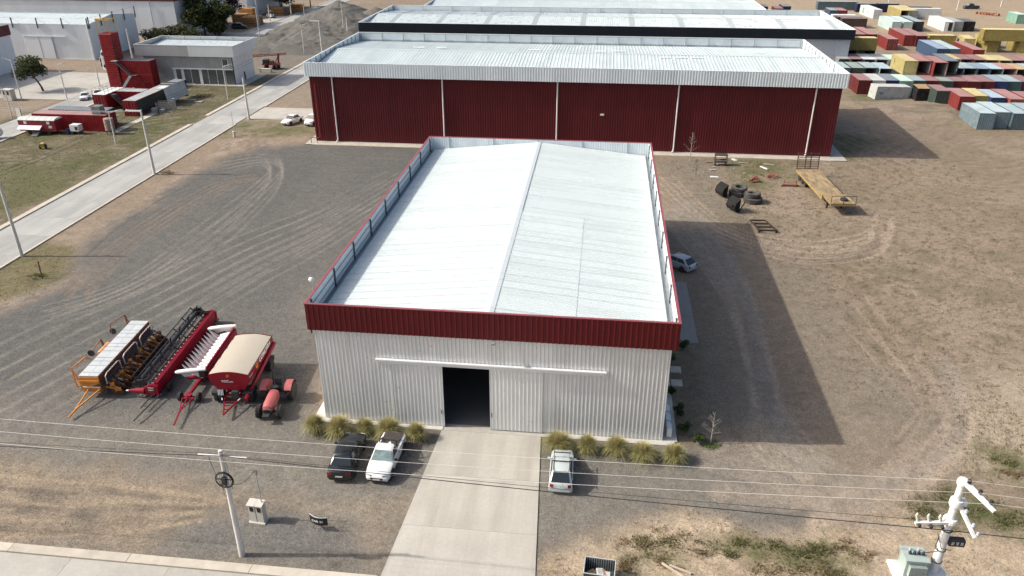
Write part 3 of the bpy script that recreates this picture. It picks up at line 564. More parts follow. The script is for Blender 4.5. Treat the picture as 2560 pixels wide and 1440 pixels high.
# ------------------------------------------------------------------ lettering
def text_mesh(s,size,mt,shear=0.,extr=.006,name='lettering'):
    cu=bpy.data.curves.new('txt','FONT'); cu.body=s; cu.size=size; cu.align_x='CENTER'; cu.align_y='CENTER'; cu.extrude=extr; cu.shear=shear; cu.offset=size*.018
    o=bpy.data.objects.new('txt',cu); me=bpy.data.meshes.new_from_object(o); me.name=name; bpy.data.objects.remove(o); me.materials.clear(); me.materials.append(mt); return me
# ------------------------------------------------------------------ shipping containers
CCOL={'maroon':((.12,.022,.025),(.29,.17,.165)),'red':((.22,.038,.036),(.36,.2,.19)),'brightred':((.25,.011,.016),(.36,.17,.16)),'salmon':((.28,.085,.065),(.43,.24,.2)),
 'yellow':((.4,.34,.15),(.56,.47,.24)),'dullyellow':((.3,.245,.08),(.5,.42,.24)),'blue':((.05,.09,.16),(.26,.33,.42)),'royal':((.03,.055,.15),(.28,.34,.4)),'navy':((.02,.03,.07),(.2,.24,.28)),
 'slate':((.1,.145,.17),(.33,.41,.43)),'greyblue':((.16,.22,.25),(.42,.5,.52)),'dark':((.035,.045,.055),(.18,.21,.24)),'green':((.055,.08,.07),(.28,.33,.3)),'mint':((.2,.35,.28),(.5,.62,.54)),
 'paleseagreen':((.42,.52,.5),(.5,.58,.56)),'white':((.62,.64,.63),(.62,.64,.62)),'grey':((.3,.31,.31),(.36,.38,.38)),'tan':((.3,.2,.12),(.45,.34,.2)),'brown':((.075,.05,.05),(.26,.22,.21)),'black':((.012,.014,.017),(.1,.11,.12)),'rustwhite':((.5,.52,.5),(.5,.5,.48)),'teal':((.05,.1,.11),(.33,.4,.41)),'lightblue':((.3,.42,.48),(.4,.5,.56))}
WORD={'brightred':'bright red','dullyellow':'dull yellow','royal':'royal blue','greyblue':'grey-blue','paleseagreen':'pale grey-green','rustwhite':'rust-streaked white','lightblue':'light blue','dark':'charcoal','green':'dark green'}
RUSTC=(.13,.07,.045)
def cm(c):
    a,b=CCOL[c]
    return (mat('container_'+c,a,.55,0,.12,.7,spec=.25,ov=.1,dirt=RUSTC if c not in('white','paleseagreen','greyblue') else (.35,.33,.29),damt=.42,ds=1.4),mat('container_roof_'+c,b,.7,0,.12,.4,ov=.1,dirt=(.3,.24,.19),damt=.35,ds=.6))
CIN=mat('container_lining',(.3,.31,.3),.7,0,.1,.8,dirt=(.2,.19,.17),damt=.4); CFL=mat('container_floor',(.16,.12,.085),.8,0,.2,2); ROD=mat('lock_rods',(.35,.34,.33),.5,.5,.1,3)
CMESH={}
def cmesh(L_,W_,H_):
    k=(round(L_,2),W_,H_)
    if k in CMESH: return CMESH[k]
    p=.12; d={}
    f=MB()
    for x in (0,W_-p):
        for y in (0,L_-p): f.box(x,x+p,y,y+p,0,H_)
    for x in (0,W_-p): f.box(x+.002,x+p-.002,p,L_-p,.02,.16); f.box(x+.002,x+p-.002,p,L_-p,H_-.12,H_-.005)
    for y in (0,L_-p): f.box(p,W_-p,y+.002,y+p-.002,.02,.16); f.box(p,W_-p,y+.002,y+p-.002,H_-.13,H_-.005)
    d['frame']=f.mesh('frame',BLACK)
    d['side']=MB().corr(L_-2*p,H_-.28,.37,.07,.42).mesh('side_wall',BLACK)
    d['end']=MB().corr(W_-2*p,H_-.29,.34,.07,.42).mesh('end_wall',BLACK)
    r=MB(); n=round((L_-.04)/.6); w=(L_-.04)/n
    for i in range(n): r.add([(.03,.02+i*w,H_-.012),(W_-.03,.02+i*w,H_-.012),(W_-.03,.02+(i+.45)*w,H_-.012),(.03,.02+(i+.45)*w,H_-.012),(.03,.02+(i+.55)*w,H_+.012),(W_-.03,.02+(i+.55)*w,H_+.012),(W_-.03,.02+(i+.92)*w,H_+.012),(.03,.02+(i+.92)*w,H_+.012),(.03,.02+(i+1)*w,H_-.012),(W_-.03,.02+(i+1)*w,H_-.012)],[(0,1,2,3),(3,2,5,4),(4,5,6,7),(7,6,9,8)])
    d['roof']=r.mesh('roof_panel',BLACK,recalc=False)
    dw=(W_-2*p)/2-.01; dm=MB().box(0,dw,0,.05,0,H_-.3)
    for i in range(4): z=.25+i*(H_-.3)/4.2; dm.box(.08,dw-.08,-.025,-.001,z,z+(H_-.3)/6.5)
    d['door']=dm.mesh('door',BLACK)
    d['rods']=MB().tube((dw*.3,-.04,.05),(dw*.3,-.04,H_-.35),.018,n=5).tube((dw*.72,-.04,.05),(dw*.72,-.04,H_-.35),.018,n=5).box(dw*.26,dw*.34,-.06,-.03,.9,.96).box(dw*.68,dw*.76,-.06,-.03,.9,.96).mesh('lock_rod',ROD)
    d['floor']=MB().box(p,W_-p,.02,L_-.05,.1,.16).mesh('floor',CFL)
    d['lining']=MB().box(.11,.13,.1,L_-.15,.17,H_-.14).box(W_-.13,W_-.11,.1,L_-.15,.17,H_-.14).box(.14,W_-.14,L_-.14,L_-.12,.17,H_-.14).mesh('lining',CIN)
    CMESH[k]=d; return d
def setm(o,m): o.material_slots[0].link='OBJECT'; o.material_slots[0].material=m; return o
def container(label,x,y,z=0,L_=6.6,c='maroon',front='corr',rz=0,W_=2.6,H_=2.75,group='shipping containers in the yard',roof=None,name='shipping_container',dark_side=None):
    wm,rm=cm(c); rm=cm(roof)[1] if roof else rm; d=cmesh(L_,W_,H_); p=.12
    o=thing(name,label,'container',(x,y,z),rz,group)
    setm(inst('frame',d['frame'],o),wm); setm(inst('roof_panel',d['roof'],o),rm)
    ls=setm(inst('side_wall',d['side'],o,(.075,L_-p,.15),(0,0,-math.pi/2)),wm); rs=setm(inst('side_wall',d['side'],o,(W_-.075,p,.15),(0,0,math.pi/2)),dark_side or wm)
    setm(inst('end_wall',d['end'],o,(W_-p,L_-.075,.15),(0,0,math.pi)),wm)
    if front=='corr': setm(inst('end_wall',d['end'],o,(p,.08,.15)),wm)
    elif front=='doors':
        dw=(W_-2*p)/2
        for k in range(2): q=setm(inst('door',d['door'],o,(p+.005+k*dw,.03,.15)),wm); inst('lock_rod',d['rods'],q)
    else:
        inst('floor',d['floor'],o)
        inst('lining',d['lining'],o)
    return o
ORD=['first','second','third','fourth','fifth','sixth','seventh','eighth','ninth','tenth','eleventh','twelfth','thirteenth','fourteenth']
def crow(cols,x0,y0,where,pitch=2.66,z=0,L_=6.6,jit=.25,dy=0.):
    for i,e in enumerate(cols):
        c,front=(e,'corr') if isinstance(e,str) else e
        container(f"{WORD.get(c,c)} container, {ORD[i]} from the left in {where}",x0+i*pitch,y0+dy*i+random.uniform(-jit,jit),z,L_,c,front,random.uniform(-.008,.008))
random.seed(5)
crow(['maroon','rustwhite','navy','mint','teal','maroon','green','maroon','maroon','maroon','royal','teal','maroon'],69.8,115.2,'the row behind the battered white box',2.6,dy=.16)
crow(['slate','green',('slate','open'),('lightblue','open')],69.0,128.0,'the short dark row by the maroon shed',2.85)
crow([('grey','open'),('maroon','open'),('white','open'),('rustwhite','open'),('mint','open')],71.8,138.2,'the row behind the short dark one',2.7)
crow([('greyblue','open'),('slate','open'),('blue','open'),('lightblue','open'),('salmon','open'),('tan','open'),('lightblue','open')],92.6,130.0,'the open-ended row beside the raised four',2.62)
crow([('yellow','open'),('maroon','open'),('maroon','open'),('yellow','open'),('yellow','open'),('maroon','open'),('red','open'),('red','open')],96.0,140.2,'the back open row at right',2.62)
for i in range(4): container(f'dark container carrying a raised one, {ORD[i]} of the four hidden below',79.9+i*2.7,121.9,0,6.6,'dark')
msc=container('yellow container with black letters on its side, raised on the second level',79.9,121.5,2.77,8.,'yellow','corr')
tm=text_mesh('MSC',.62,BLACK); inst('lettering',tm,msc,(-.012,5.8,1.6),(math.pi/2,math.pi/2,-math.pi/2))
container('red open container between yellow and red ones on the second level',82.6,121.7,2.77,8.4,'red','open'); container('red open container left of the charcoal one on the second level',85.3,120.4,2.77,7.4,'red','open'); container('charcoal open container, rightmost on the second level',88.0,122.2,2.77,8.4,'dark','open')
# nearer cluster right of the maroon shed
for i,(x,y) in enumerate(((82.5,90.5),(85.25,91.6),(88.0,90.9),(90.75,91.4))):
    container(['large grey-blue container at the left end of the nearest group','grey-blue container set back, second of the nearest group','slate container, third of the nearest group','slate container at the right edge in the nearest group'][i],x,y,0,7.6,'greyblue' if i<2 else 'slate')
container('bright red container with a dark stain behind the nearest grey-blue one',84.0,102.8,0,7.2,'red'); container('yellow container beside the stained red one',86.9,103.6,0,6.6,'dullyellow',roof='yellow'); container('royal blue container between yellow and pink-roofed ones',89.2,102.5,0,7,'royal',roof='lightblue'); container('salmon container right of the royal blue one',92.1,101.6,0,8.4,'salmon',roof='red'); container('red container at the right edge beside the salmon one',95.0,101.2,0,7.2,'red')
container('dark green container half hidden behind the stained red one',81.6,107.2,0,5.5,'green',roof='maroon')
rb=container('battered white container lying askew before the maroon row',71.2,111.2,0,7.1,'rustwhite','doors',R(-75),W_=2.5,H_=2.5); rb.location=(71.4,113.4,0.1); rb.rotation_euler=(R(-3),R(2),R(-76))
inst('lettering',text_mesh('TEX',.55,mat('navy_print',(.03,.05,.16),.6)),rb,(2.512,1.1,1.2),(math.pi/2,0,math.pi/2))
# open-top box with plywood lid, flat racks
ply=mat('plywood',(.36,.23,.13),.8,0,.15,1.5,dirt=(.2,.13,.08),damt=.3)
ob=thing('open_box','black open box with a plywood lid beside the battered white container','container',(79.4,110.6,0),R(4)); MB().box(0,2.7,0,.06,0,2.3).box(0,2.7,2.3,2.36,0,2.3).box(0,.06,.06,2.3,0,2.3).box(2.64,2.7,.06,2.3,0,2.3).build('box_wall',cm('black')[0],ob); MB().box(0,2.7,0,2.36,0,.1).build('floor',CFL,ob)
for k in range(2): MB().obox((.75+k*1.3,1.25,2.5),(1.28,2.7,.05),R(6)).build('lid_board',ply,ob)
for i,(x,y,w) in enumerate(((86.2,110.6,3.),(88.6,109.8,4.8),(93.4,110.2,4.6),(93.6,107.2,5.2))):
    fr=thing('flat_rack',['grey-floored flat rack','long brown flat rack left of another','long brown flat rack at the right','near brown flat rack behind the salmon container'][i]+' with plank deck','flat rack',(x,y,0)); MB().box(0,w,0,2.3,1.1,1.5).box(.2,.5,.2,2.1,0,1.1).box(w-.5,w-.2,.2,2.1,0,1.1).build('rack_frame',cm('brown')[0],fr)
    for k in range(6): MB().box(.04,w-.04,.05+k*.37,.38+k*.37,1.502,1.54).build('plank',cm('grey')[1] if i==0 else ply,fr)
# far part of the yard
mk=container('white container with faded lettering on its long side',104.6,225.2,0,12.6,'white','doors',R(3)); inst('lettering',text_mesh('MAERSK',1.15,mat('grey_print',(.2,.2,.22),.7)),mk,(.02,4.6,1.35),(math.pi/2,0,-math.pi/2)); MB().box(.002,.015,8.6,10.2,.5,2.3).build('star_panel',cm('mint')[0],mk)
container('yellow container with one door ajar beside a pale grey one, far yard',112.6,224.4,0,13,'yellow','open'); container('pale grey ribbed container right of the far yellow open one',115.3,224.6,0,13,'grey',roof='yellow')
container('pale grey-green long container, left of the far pair',101.9,198.3,0,12.6,'paleseagreen'); container('pale grey-green long container, right of the far pair',105.0,198.4,0,12.6,'paleseagreen'); container('charcoal container beside the pale grey-green pair',108.3,199.2,0,12.6,'dark',roof='slate')
container('white ribbed container standing side-on in the far yard',126.6,229,0,9.,'white','corr',R(90)); wb=container('long white container with a dark doorway in its end',117.0,200,0,13,'white','corr'); MB().box(1.1,2.1,-.02,.012,.25,2.45).build('doorway',BLACK,wb)
container('small grey scuffed container between white and black ones',119.7,200.6,0,10,'grey'); container('black container at the end of the far white row',122.4,200.8,0,6.6,'black',W_=3.2)
container('long red container, left of the far red pair',97.3,173.6,0,13,'red'); container('long maroon container, right of the far red pair',100.0,172.8,0,13,'maroon',roof='red')
container('red container with barred doors facing forward',91.0,166.8,0,8,'red','doors'); container('maroon long container nearest the black fascia corner',85.2,173.9,0,13,'maroon',roof='red'); container('maroon long container behind the yellow raised one',88.1,174.2,0,13,'maroon',roof='red'); container('maroon long container third from the black fascia corner',82.3,173.7,0,13,'maroon')
for x in (76.4,80.4): container(f"yellow container standing under the raised yellow one, {'left' if x<78 else 'right'} support",x,149.8,0,6.6,'dullyellow','open')
container('dull yellow container laid across two others near the black fascia',83.0,149.6,2.77,6.9,'dullyellow','corr',R(90),roof='yellow')
container('brown container side-on, nearer of two at the black fascia roof end',96.6,204,0,7.2,'brown','corr',R(90)); container('brown container side-on, farther of two at the black fascia roof end',96.2,207.4,0,7.2,'brown','corr',R(90)); container('white container side-on behind the two brown ones',95.4,211,0,7,'white','corr',R(90))
container('long grey container side-on at the top edge',105.3,245.6,0,13.2,'slate','corr',R(90)); container('navy container side-on at the top edge, left half',110.3,240.8,0,6.6,'navy','corr',R(90)); container('navy container side-on at the top edge, right half',117.4,241.4,0,6.6,'navy','corr',R(90))
container('black container side-on behind the far white ribbed one',126,236,0,6.6,'black','corr',R(90),H_=2.4)
container('dull yellow container side-on in the middle of the far yard',110.3,174,0,6.7,'dullyellow','corr',R(90),roof='yellow'); container('blue long container, left of the blue pair',98.2,153.6,0,13,'blue'); container('steel blue long container, right of the blue pair',100.95,153.7,0,13,'slate',roof='greyblue'); container('short red container right of the blue pair',106.1,153.1,0,12.,'red')
container('yellow container bridging two others at the right edge',126.2,166,2.77,13.,'dullyellow','corr',R(90),roof='yellow'); container('yellow container under the bridge, left support',115.0,166.4,0,6.6,'dullyellow'); container('yellow container under the bridge, right support',122.3,166.2,0,6.6,'dullyellow'); container('yellow container left behind the yellow bridge',110.5,169.5,0,6.6,'yellow',rz=R(-8)); container('yellow container seen through the yellow bridge',118.6,172,0,6.6,'yellow',rz=R(20))
container('mint container cut by the right edge of the picture',144.6,218,0,7,'mint'); container('blue small container left in the far yard corner',90.4,222.3,0,7,'blue',roof='green'); container('red small container left in the far yard corner',93.1,222.2,0,7,'red')
for i,(x,y,c) in enumerate(((66.5,226,'yellow'),(62.5,226,'black'),(69.8,229,'black'),(74,225,'maroon'),(77.5,231,'dark'))): container(f"{WORD.get(c,c)} container peeping over the black shed roof, {ORD[i]} from the left",x,y,0,6.6,c,'corr',R(0))
# ------------------------------------------------------------------ red container compound on the left
BSIDE=mat('charcoal_paint',(.022,.027,.028),.5,0,.15,.6)
wr=container('red container with white decked roof and railing beside the office',-73.6,87.5,0,6.4,'brightred','doors',roof='white',group='red containers of the compound')
rl=MB()
for k in range(6): rl.tube((.05,.1+k*1.2,2.76),(.05,.1+k*1.2,3.75),.025,n=5); rl.tube((2.55,.1+k*1.2,2.76),(2.55,.1+k*1.2,3.75),.025,n=5)
for z in (3.3,3.75): rl.tube((.05,.1,z),(.05,6.1,z),.02,n=5).tube((2.55,.1,z),(2.55,4.1,z),.02,n=5)
rl.build('railing',STEEL,wr)
container('red container set crosswise behind the decked one',-65.6,90.6,0,5.2,'brightred','corr',R(90),group='red containers of the compound',roof='grey')
cb=container('long red container with charcoal side facing the road',-65.5,83.7,0,13,'brightred','doors',group='red containers of the compound',dark_side=BSIDE,roof='grey')
st=MB()
for k in range(9): st.box(-70.6+k*.26,-69.8+k*.26,88.5,89.4,2.5-k*.29,2.56-k*.29)
st.bar((-70.6,88.5,2.6),(-68.2,88.5,.1),.05,.2).bar((-70.6,89.4,2.6),(-68.2,89.4,.1),.05,.2); s_=thing('steel_stair','steel stair leading up to the decked red container','stair'); st.build('flight',STEEL,s_)
container('lower red container of the stack beside the tower',-71.8,105.3,0,6.6,'brightred','corr',R(90),group='red containers of the compound'); up=container('upper red container of the stack beside the tower',-71.8,105.3,2.77,6.6,'brightred','corr',R(90),group='red containers of the compound',roof='dark')
tw=container('tall red container standing on end as a tower',-81.4,108.0,0,10.7,'brightred','corr',0,group='red containers of the compound'); tw.rotation_euler=(math.pi/2,0,0)
tf=MB(); n_=26
for k in range(n_):
    z0_=.1+k*(10.5/n_); h_=10.5/n_; A_,B_=2.775,2.86
    tf.add([(.1,z0_,A_),(2.5,z0_,A_),(2.5,z0_+h_*.4,A_),(.1,z0_+h_*.4,A_),(.1,z0_+h_*.5,B_),(2.5,z0_+h_*.5,B_),(2.5,z0_+h_*.9,B_),(.1,z0_+h_*.9,B_),(.1,z0_+h_,A_),(2.5,z0_+h_,A_)],[(0,1,2,3),(3,2,5,4),(4,5,6,7),(7,6,9,8)])
inst('tower_cladding',tf.mesh('tower_cladding',cm('brightred')[0],recalc=False),tw)
yf=thing('yellow_frame','yellow lattice frame on top of the red container tower','frame',(-81.4,105.3,10.72)); YP=mat('yellow_paint',(.5,.32,.05),.5,0,.15,2,dirt=RUSTC,damt=.35,ds=3)
for x,y in ((.1,.1),(2.5,.1),(.1,2.6),(2.5,2.6)):
    lg=MB().bar((x-.12,y,0),(x-.12,y,2.5),.06).bar((x+.12,y,0),(x+.12,y,2.5),.06)
    for k in range(6): lg.bar((x-.12,y,.1+k*.4),(x+.12,y,.5+k*.4),.04)
    lg.build('lattice_post',YP,yf)
MB().bar((-.2,.1,2.55),(2.8,.1,2.55),.12).bar((-.2,2.6,2.55),(2.8,2.6,2.55),.12).bar((.1,0,2.6),(.1,2.8,2.6),.1).bar((2.5,0,2.6),(2.5,2.8,2.6),.1).tube((-.3,.5,2.7),(1.3,.5,2.7),.16).build('top_beam',YP,yf)
zs=thing('zigzag_stair','black zigzag stair with landings on the stacked red containers','stair')
def flight(p,q,n,w=.8):
    m=MB(); p,q=Vector(p),Vector(q)
    for k in range(n): c=p+(q-p)*((k+.5)/n); m.box(c.x-.14,c.x+.14,c.y,c.y+w,c.z-.02,c.z+.02)
    m.bar(p,q,.05,.22).bar(p+Vector((0,w,0)),q+Vector((0,w,0)),.05,.22); return m
flight((-78.2,104.2,.1),(-75.9,104.2,2.8),11).build('lower_flight',GALV,zs); flight((-75.9,104.2,2.8),(-78.6,104.2,5.5),11).build('upper_flight',STEEL,zs); MB().box(-76.2,-74.6,104.15,105.2,2.75,2.82).build('landing',CFL,zs); MB().box(-79.4,-78.2,104.15,105.2,5.5,5.57).build('landing',GALV,zs)
container('long red container with pink roof behind the food trailer',-62.3,73.4,0,13.2,'brightred','corr',R(90),group='red containers of the compound',roof='red'); container('dark roofed container behind the long pink-roofed one',-64,76.3,0,10.5,'dark','corr',R(90),group='red containers of the compound')
bs=thing('block_stack','stack of grey hollow blocks on the pink container roof','blocks',(-64.9,73.9,2.78)); bm_=MB().box(0,.48,0,.3,0,.2).mesh('block',mat('cement_block',(.2,.21,.21),.9,0,.12,2))
for k in range(6):
    for a in range(3):
        for b_ in range(4): inst('block',bm_,bs,(a*.52+random.uniform(-.02,.02),b_*.36,k*.22))
# wall panels of translucent sheet hung on the long container
gs=thing('sheet_box','grey translucent sheet box at the end of the charcoal-sided container','shed',(-62.4,91.2,0)); TS=mat('translucent_sheet',(.42,.46,.48),.5,0,.12,.5,dirt=(.3,.33,.35),damt=.4,streak=True)
for k in range(4): MB().obox((1.0-k*.1,1.1+k*2.15,1.9),(.04,2.1,2.9),0,R(-8)).build('sheet_panel',TS,gs)
MB().box(-1.6,.9,5.9,8.6,3.2,3.26).build('sheet_roof',cm('dark')[1],gs); MB().box(-1.5,.8,8.4,8.5,0,3.2).build('back_panel',BSIDE,gs); MB().box(-1.8,.8,2,4.2,2.8,2.84).build('white_board',CORN,gs)
# food trailer
ft=thing('food_trailer','dark red food trailer with arched white roof and open serving hatch','trailer',(-76.1,70.6,0),R(1)); FR=mat('trailer_red',(.2,.012,.024),.4,0,.08,1)
MB().box(0,6.4,0,2.2,.55,2.35).build('body',FR,ft)
rr=[[(x,1.1-1.14*math.cos(t),2.35+.34*math.sin(t)) for t in [math.pi*i/8 for i in range(9)]] for x in (-.03,6.43)]
MB().add([p for r in rr for p in r],[(i,i+1,10+i,9+i) for i in range(8)]+[tuple(range(9)),tuple(range(9,18))]).build('roof',mat('trailer_roof',(.58,.57,.53),.5,0,.1,1),ft)
for k in range(6):
    r2=[[(x,1.1-1.15*math.cos(t),2.37+.35*math.sin(t)) for t in [math.pi*i/8 for i in range(9)]] for x in (.5+k*1.05,.56+k*1.05)]; MB().add([p for r in r2 for p in r],[(i,i+1,10+i,9+i) for i in range(8)]).build('roof_rib',GALV,ft)
MB().obox((2.1,-.45,1.25),(4.0,1.0,.05),R(28)).build('serving_hatch',CORN,ft)
for x in (1.0,5.0): wnd=MB().box(x,x+.5,-.03,-.001,1.75,2.2).build('window',CORN,ft)
MB().box(5.2,5.8,-.03,-.001,1.1,1.5).build('notice',PLATE,ft)
for k in range(4): MB().box(2.6,3.7,-.5-k*.28,-.25-k*.28,.5-k*.13,.54-k*.13).build('step',GALV,ft)
for x in (1.6,5.0): MB().lathe([(.08,-.1),(.32,-.1),(.34,0),(.32,.1),(.08,.1)],14,'y',(x,.05,.34)).build('wheel',RUBBER,ft,True)
gn=thing('chiller_unit','white boxy chiller beside the food trailer','machine',(-67.6,71.2,0)); MB().box(0,1.5,0,1.2,.55,1.6).build('case',CORN,gn); MB().box(.2,.3,.1,1.1,0,.55).build('stand_leg',STEEL,gn); MB().box(1.2,1.3,.1,1.1,0,.55).build('stand_leg',STEEL,gn); MB().box(.9,1.35,-.02,-.001,.75,1.35).build('grille',BLACK,gn); MB().lathe([(0,0),(.3,0),(.3,.9),(0,.9)],12,'z',(-.6,.3,0)).build('blue_drum',cm('royal')[0],gn,True)
gt=thing('gas_tank','white horizontal gas tank with blue band at the left edge','tank',(-77.3,68.3,0),R(38)); TK=mat('tank_white',(.72,.71,.68),.4,0,.06,1,dirt=(.5,.47,.42),damt=.25)
MB().lathe([(0,-5.2),(.4,-5.05),(.72,-4.7),(.78,-4.4),(.78,-.8),(.72,-.45),(.4,-.1),(0,0)],20,'x',(0,0,1.05)).build('shell',TK,gt,True); MB().add([(x,-.79*math.cos(a),1.05+.79*math.sin(a)) for x in (-4.2,-1.5) for a in (-.15,.05,.25,.45)],[(0,1,5,4),(1,2,6,5),(2,3,7,6)]).build('blue_band',cm('blue')[0],gt)
for x in (-4,-1): MB().box(x-.1,x+.1,-.5,.5,0,.5).build('saddle',GALV,gt)
MB().box(-1.4,-.7,-.25,.25,1.8,2.05).build('valve_box',TK,gt)
sb=thing('sign_board','blank grey board on two posts beside the street','sign',(-80.8,76.6,0),R(-35)); MB().box(0,2.4,-.03,.03,.9,2.9).build('board',cm('grey')[0],sb); MB().box(-.08,0,-.05,.05,0,3.).box(2.4,2.48,-.05,.05,0,3.).build('post',STEEL,sb)
kb=thing('meter_kiosk','small white kiosk with two dark openings on the far lawn','cabinet',(-95.6,92.4,0),R(-8)); MB().box(0,2,0,1.2,0,2.0).build('case',PLINTH,kb); MB().box(-.08,2.08,-.08,1.28,2.0,2.12).build('lid',PLINTH,kb)
for x in (.35,1.2): MB().box(x,x+.5,-.02,.01,1.1,1.8).build('opening',BLACK,kb)
rt=thing('rusty_tank','rust-stained upright tank on legs at the end of the pink container','tank',(-61.2,72.3,0)); MB().lathe([(0,.7),(.75,.7),(.75,2.6),(0,2.75)],14,'z').build('shell',mat('stained_tank',(.3,.24,.2),.8,0,.15,1,dirt=(.13,.08,.06),damt=.6,streak=True),rt,True)
for a in range(4): MB().bar((.6*math.cos(a*1.57+.8),.6*math.sin(a*1.57+.8),0),(.6*math.cos(a*1.57+.8),.6*math.sin(a*1.57+.8),.75),.1).build('leg',STEEL,rt)
cg=thing('slatted_cage','weathered slatted cage with boxes beside the charcoal-sided container','cage',(-61.2,86.9,0),R(12)); WG=mat('weathered_wood',(.3,.28,.25),.85,0,.15,2)
for k in range(6): MB().box(0,3,0,.05,.15+k*.28,.28+k*.28).build('slat',WG,cg); MB().box(0,3,1.6,1.65,.15+k*.28,.28+k*.28).build('slat',WG,cg)
for x in (0,1,2,2.95): MB().box(x,x+.06,.052,.1,0,1.8).box(x,x+.06,1.55,1.598,0,1.8).build('stake',WG,cg)
MB().box(-.6,.4,-.9,-.1,0,.9).box(.7,1.6,-.7,-.1,0,.6).build('crate',cm('grey')[0],cg); MB().box(2.6,3.1,1.2,1.7,0,2.1).build('upright',GALV,cg)
sf=thing('steel_grid','rusty steel grid frame lying on the grass near the office','frame',(-59.6,98.2,.05),R(10))
m=MB()
for k in range(5): m.bar((k*.75,0,.15),(k*.75,2.2,.15),.1)
for y in (0,1.1,2.2): m.bar((0,y,.15),(3,y,.15),.1)
m.build('grid',RUST,sf)
for i,(x,y,a) in enumerate(((-59.6,96.6,.1),(-57.3,95.2,.2))): tag(MB().obox((0,0,.05),(2.2-i*.7,1.0,.08),0,0,a).build('board',WG,loc=(x,y,0)),['long pale board on the grass before the office','short pale board nearer the road before the office'][i],'board')
tag(MB().box(-61.9,-60.6,73.5,86.5,-.05,.06).build('garden_path',KERB),kind='structure')
ct=thing('spray_cart','small orange wheeled cart alone on the lawn','cart',(-67,63.1,0),.4); MB().lathe([(0,-.1),(.35,-.1),(.35,.1),(0,.1)],12,'x',(-.3,0,.35)).lathe([(0,-.1),(.35,-.1),(.35,.1),(0,.1)],12,'x',(.5,0,.35)).build('wheel',RUBBER,ct,True); MB().box(-.15,.35,-.4,.4,.3,.9).build('body',YP,ct)
bo=thing('white_bollard','white service post with cable mast on the lawn by the shed','post',(-40,72.8,0)); MB().tube((0,0,0),(0,0,.8),.22,.2,12).lathe([(0,.8),(.26,.8),(.24,.92),(0,.95)],12).build('post',PLINTH,bo,True); MB().tube((.1,0,.9),(.1,0,4.2),.035).build('mast',GALV,bo)
# ------------------------------------------------------------------ cars
def paint(n,c,rough=.25,metal=.0): return mat('paint_'+n,c,rough,metal,.04,.8,coat=.6,dirt=tuple(q*.8+.02 for q in c),damt=.2,ds=2)
WHEELS={}
def wheel_mesh(r,w):
    k=(round(r,2),round(w,2))
    if k not in WHEELS:
        t=MB().lathe([(r*.6,-w/2),(r*.92,-w/2),(r,-w*.36),(r,w*.36),(r*.92,w/2),(r*.6,w/2)],20,'x').mesh('tyre',RUBBER,True)
        m=MB().lathe([(0,-w*.42),(r*.15,-w*.46),(r*.18,-w*.3),(r*.5,-w*.34),(r*.62,-w*.5),(r*.62,w*.5),(r*.5,w*.34),(r*.18,w*.3),(r*.15,w*.46),(0,w*.42)],20,'x').mesh('rim',RIM,True)
        WHEELS[k]=(t,m)
    return WHEELS[k]
def wheel(parent,x,y,r,w,name='wheel'):
    t,m=wheel_mesh(r,w); o=inst(name,t,parent,(x,y,r)); inst('rim',m,o); return o
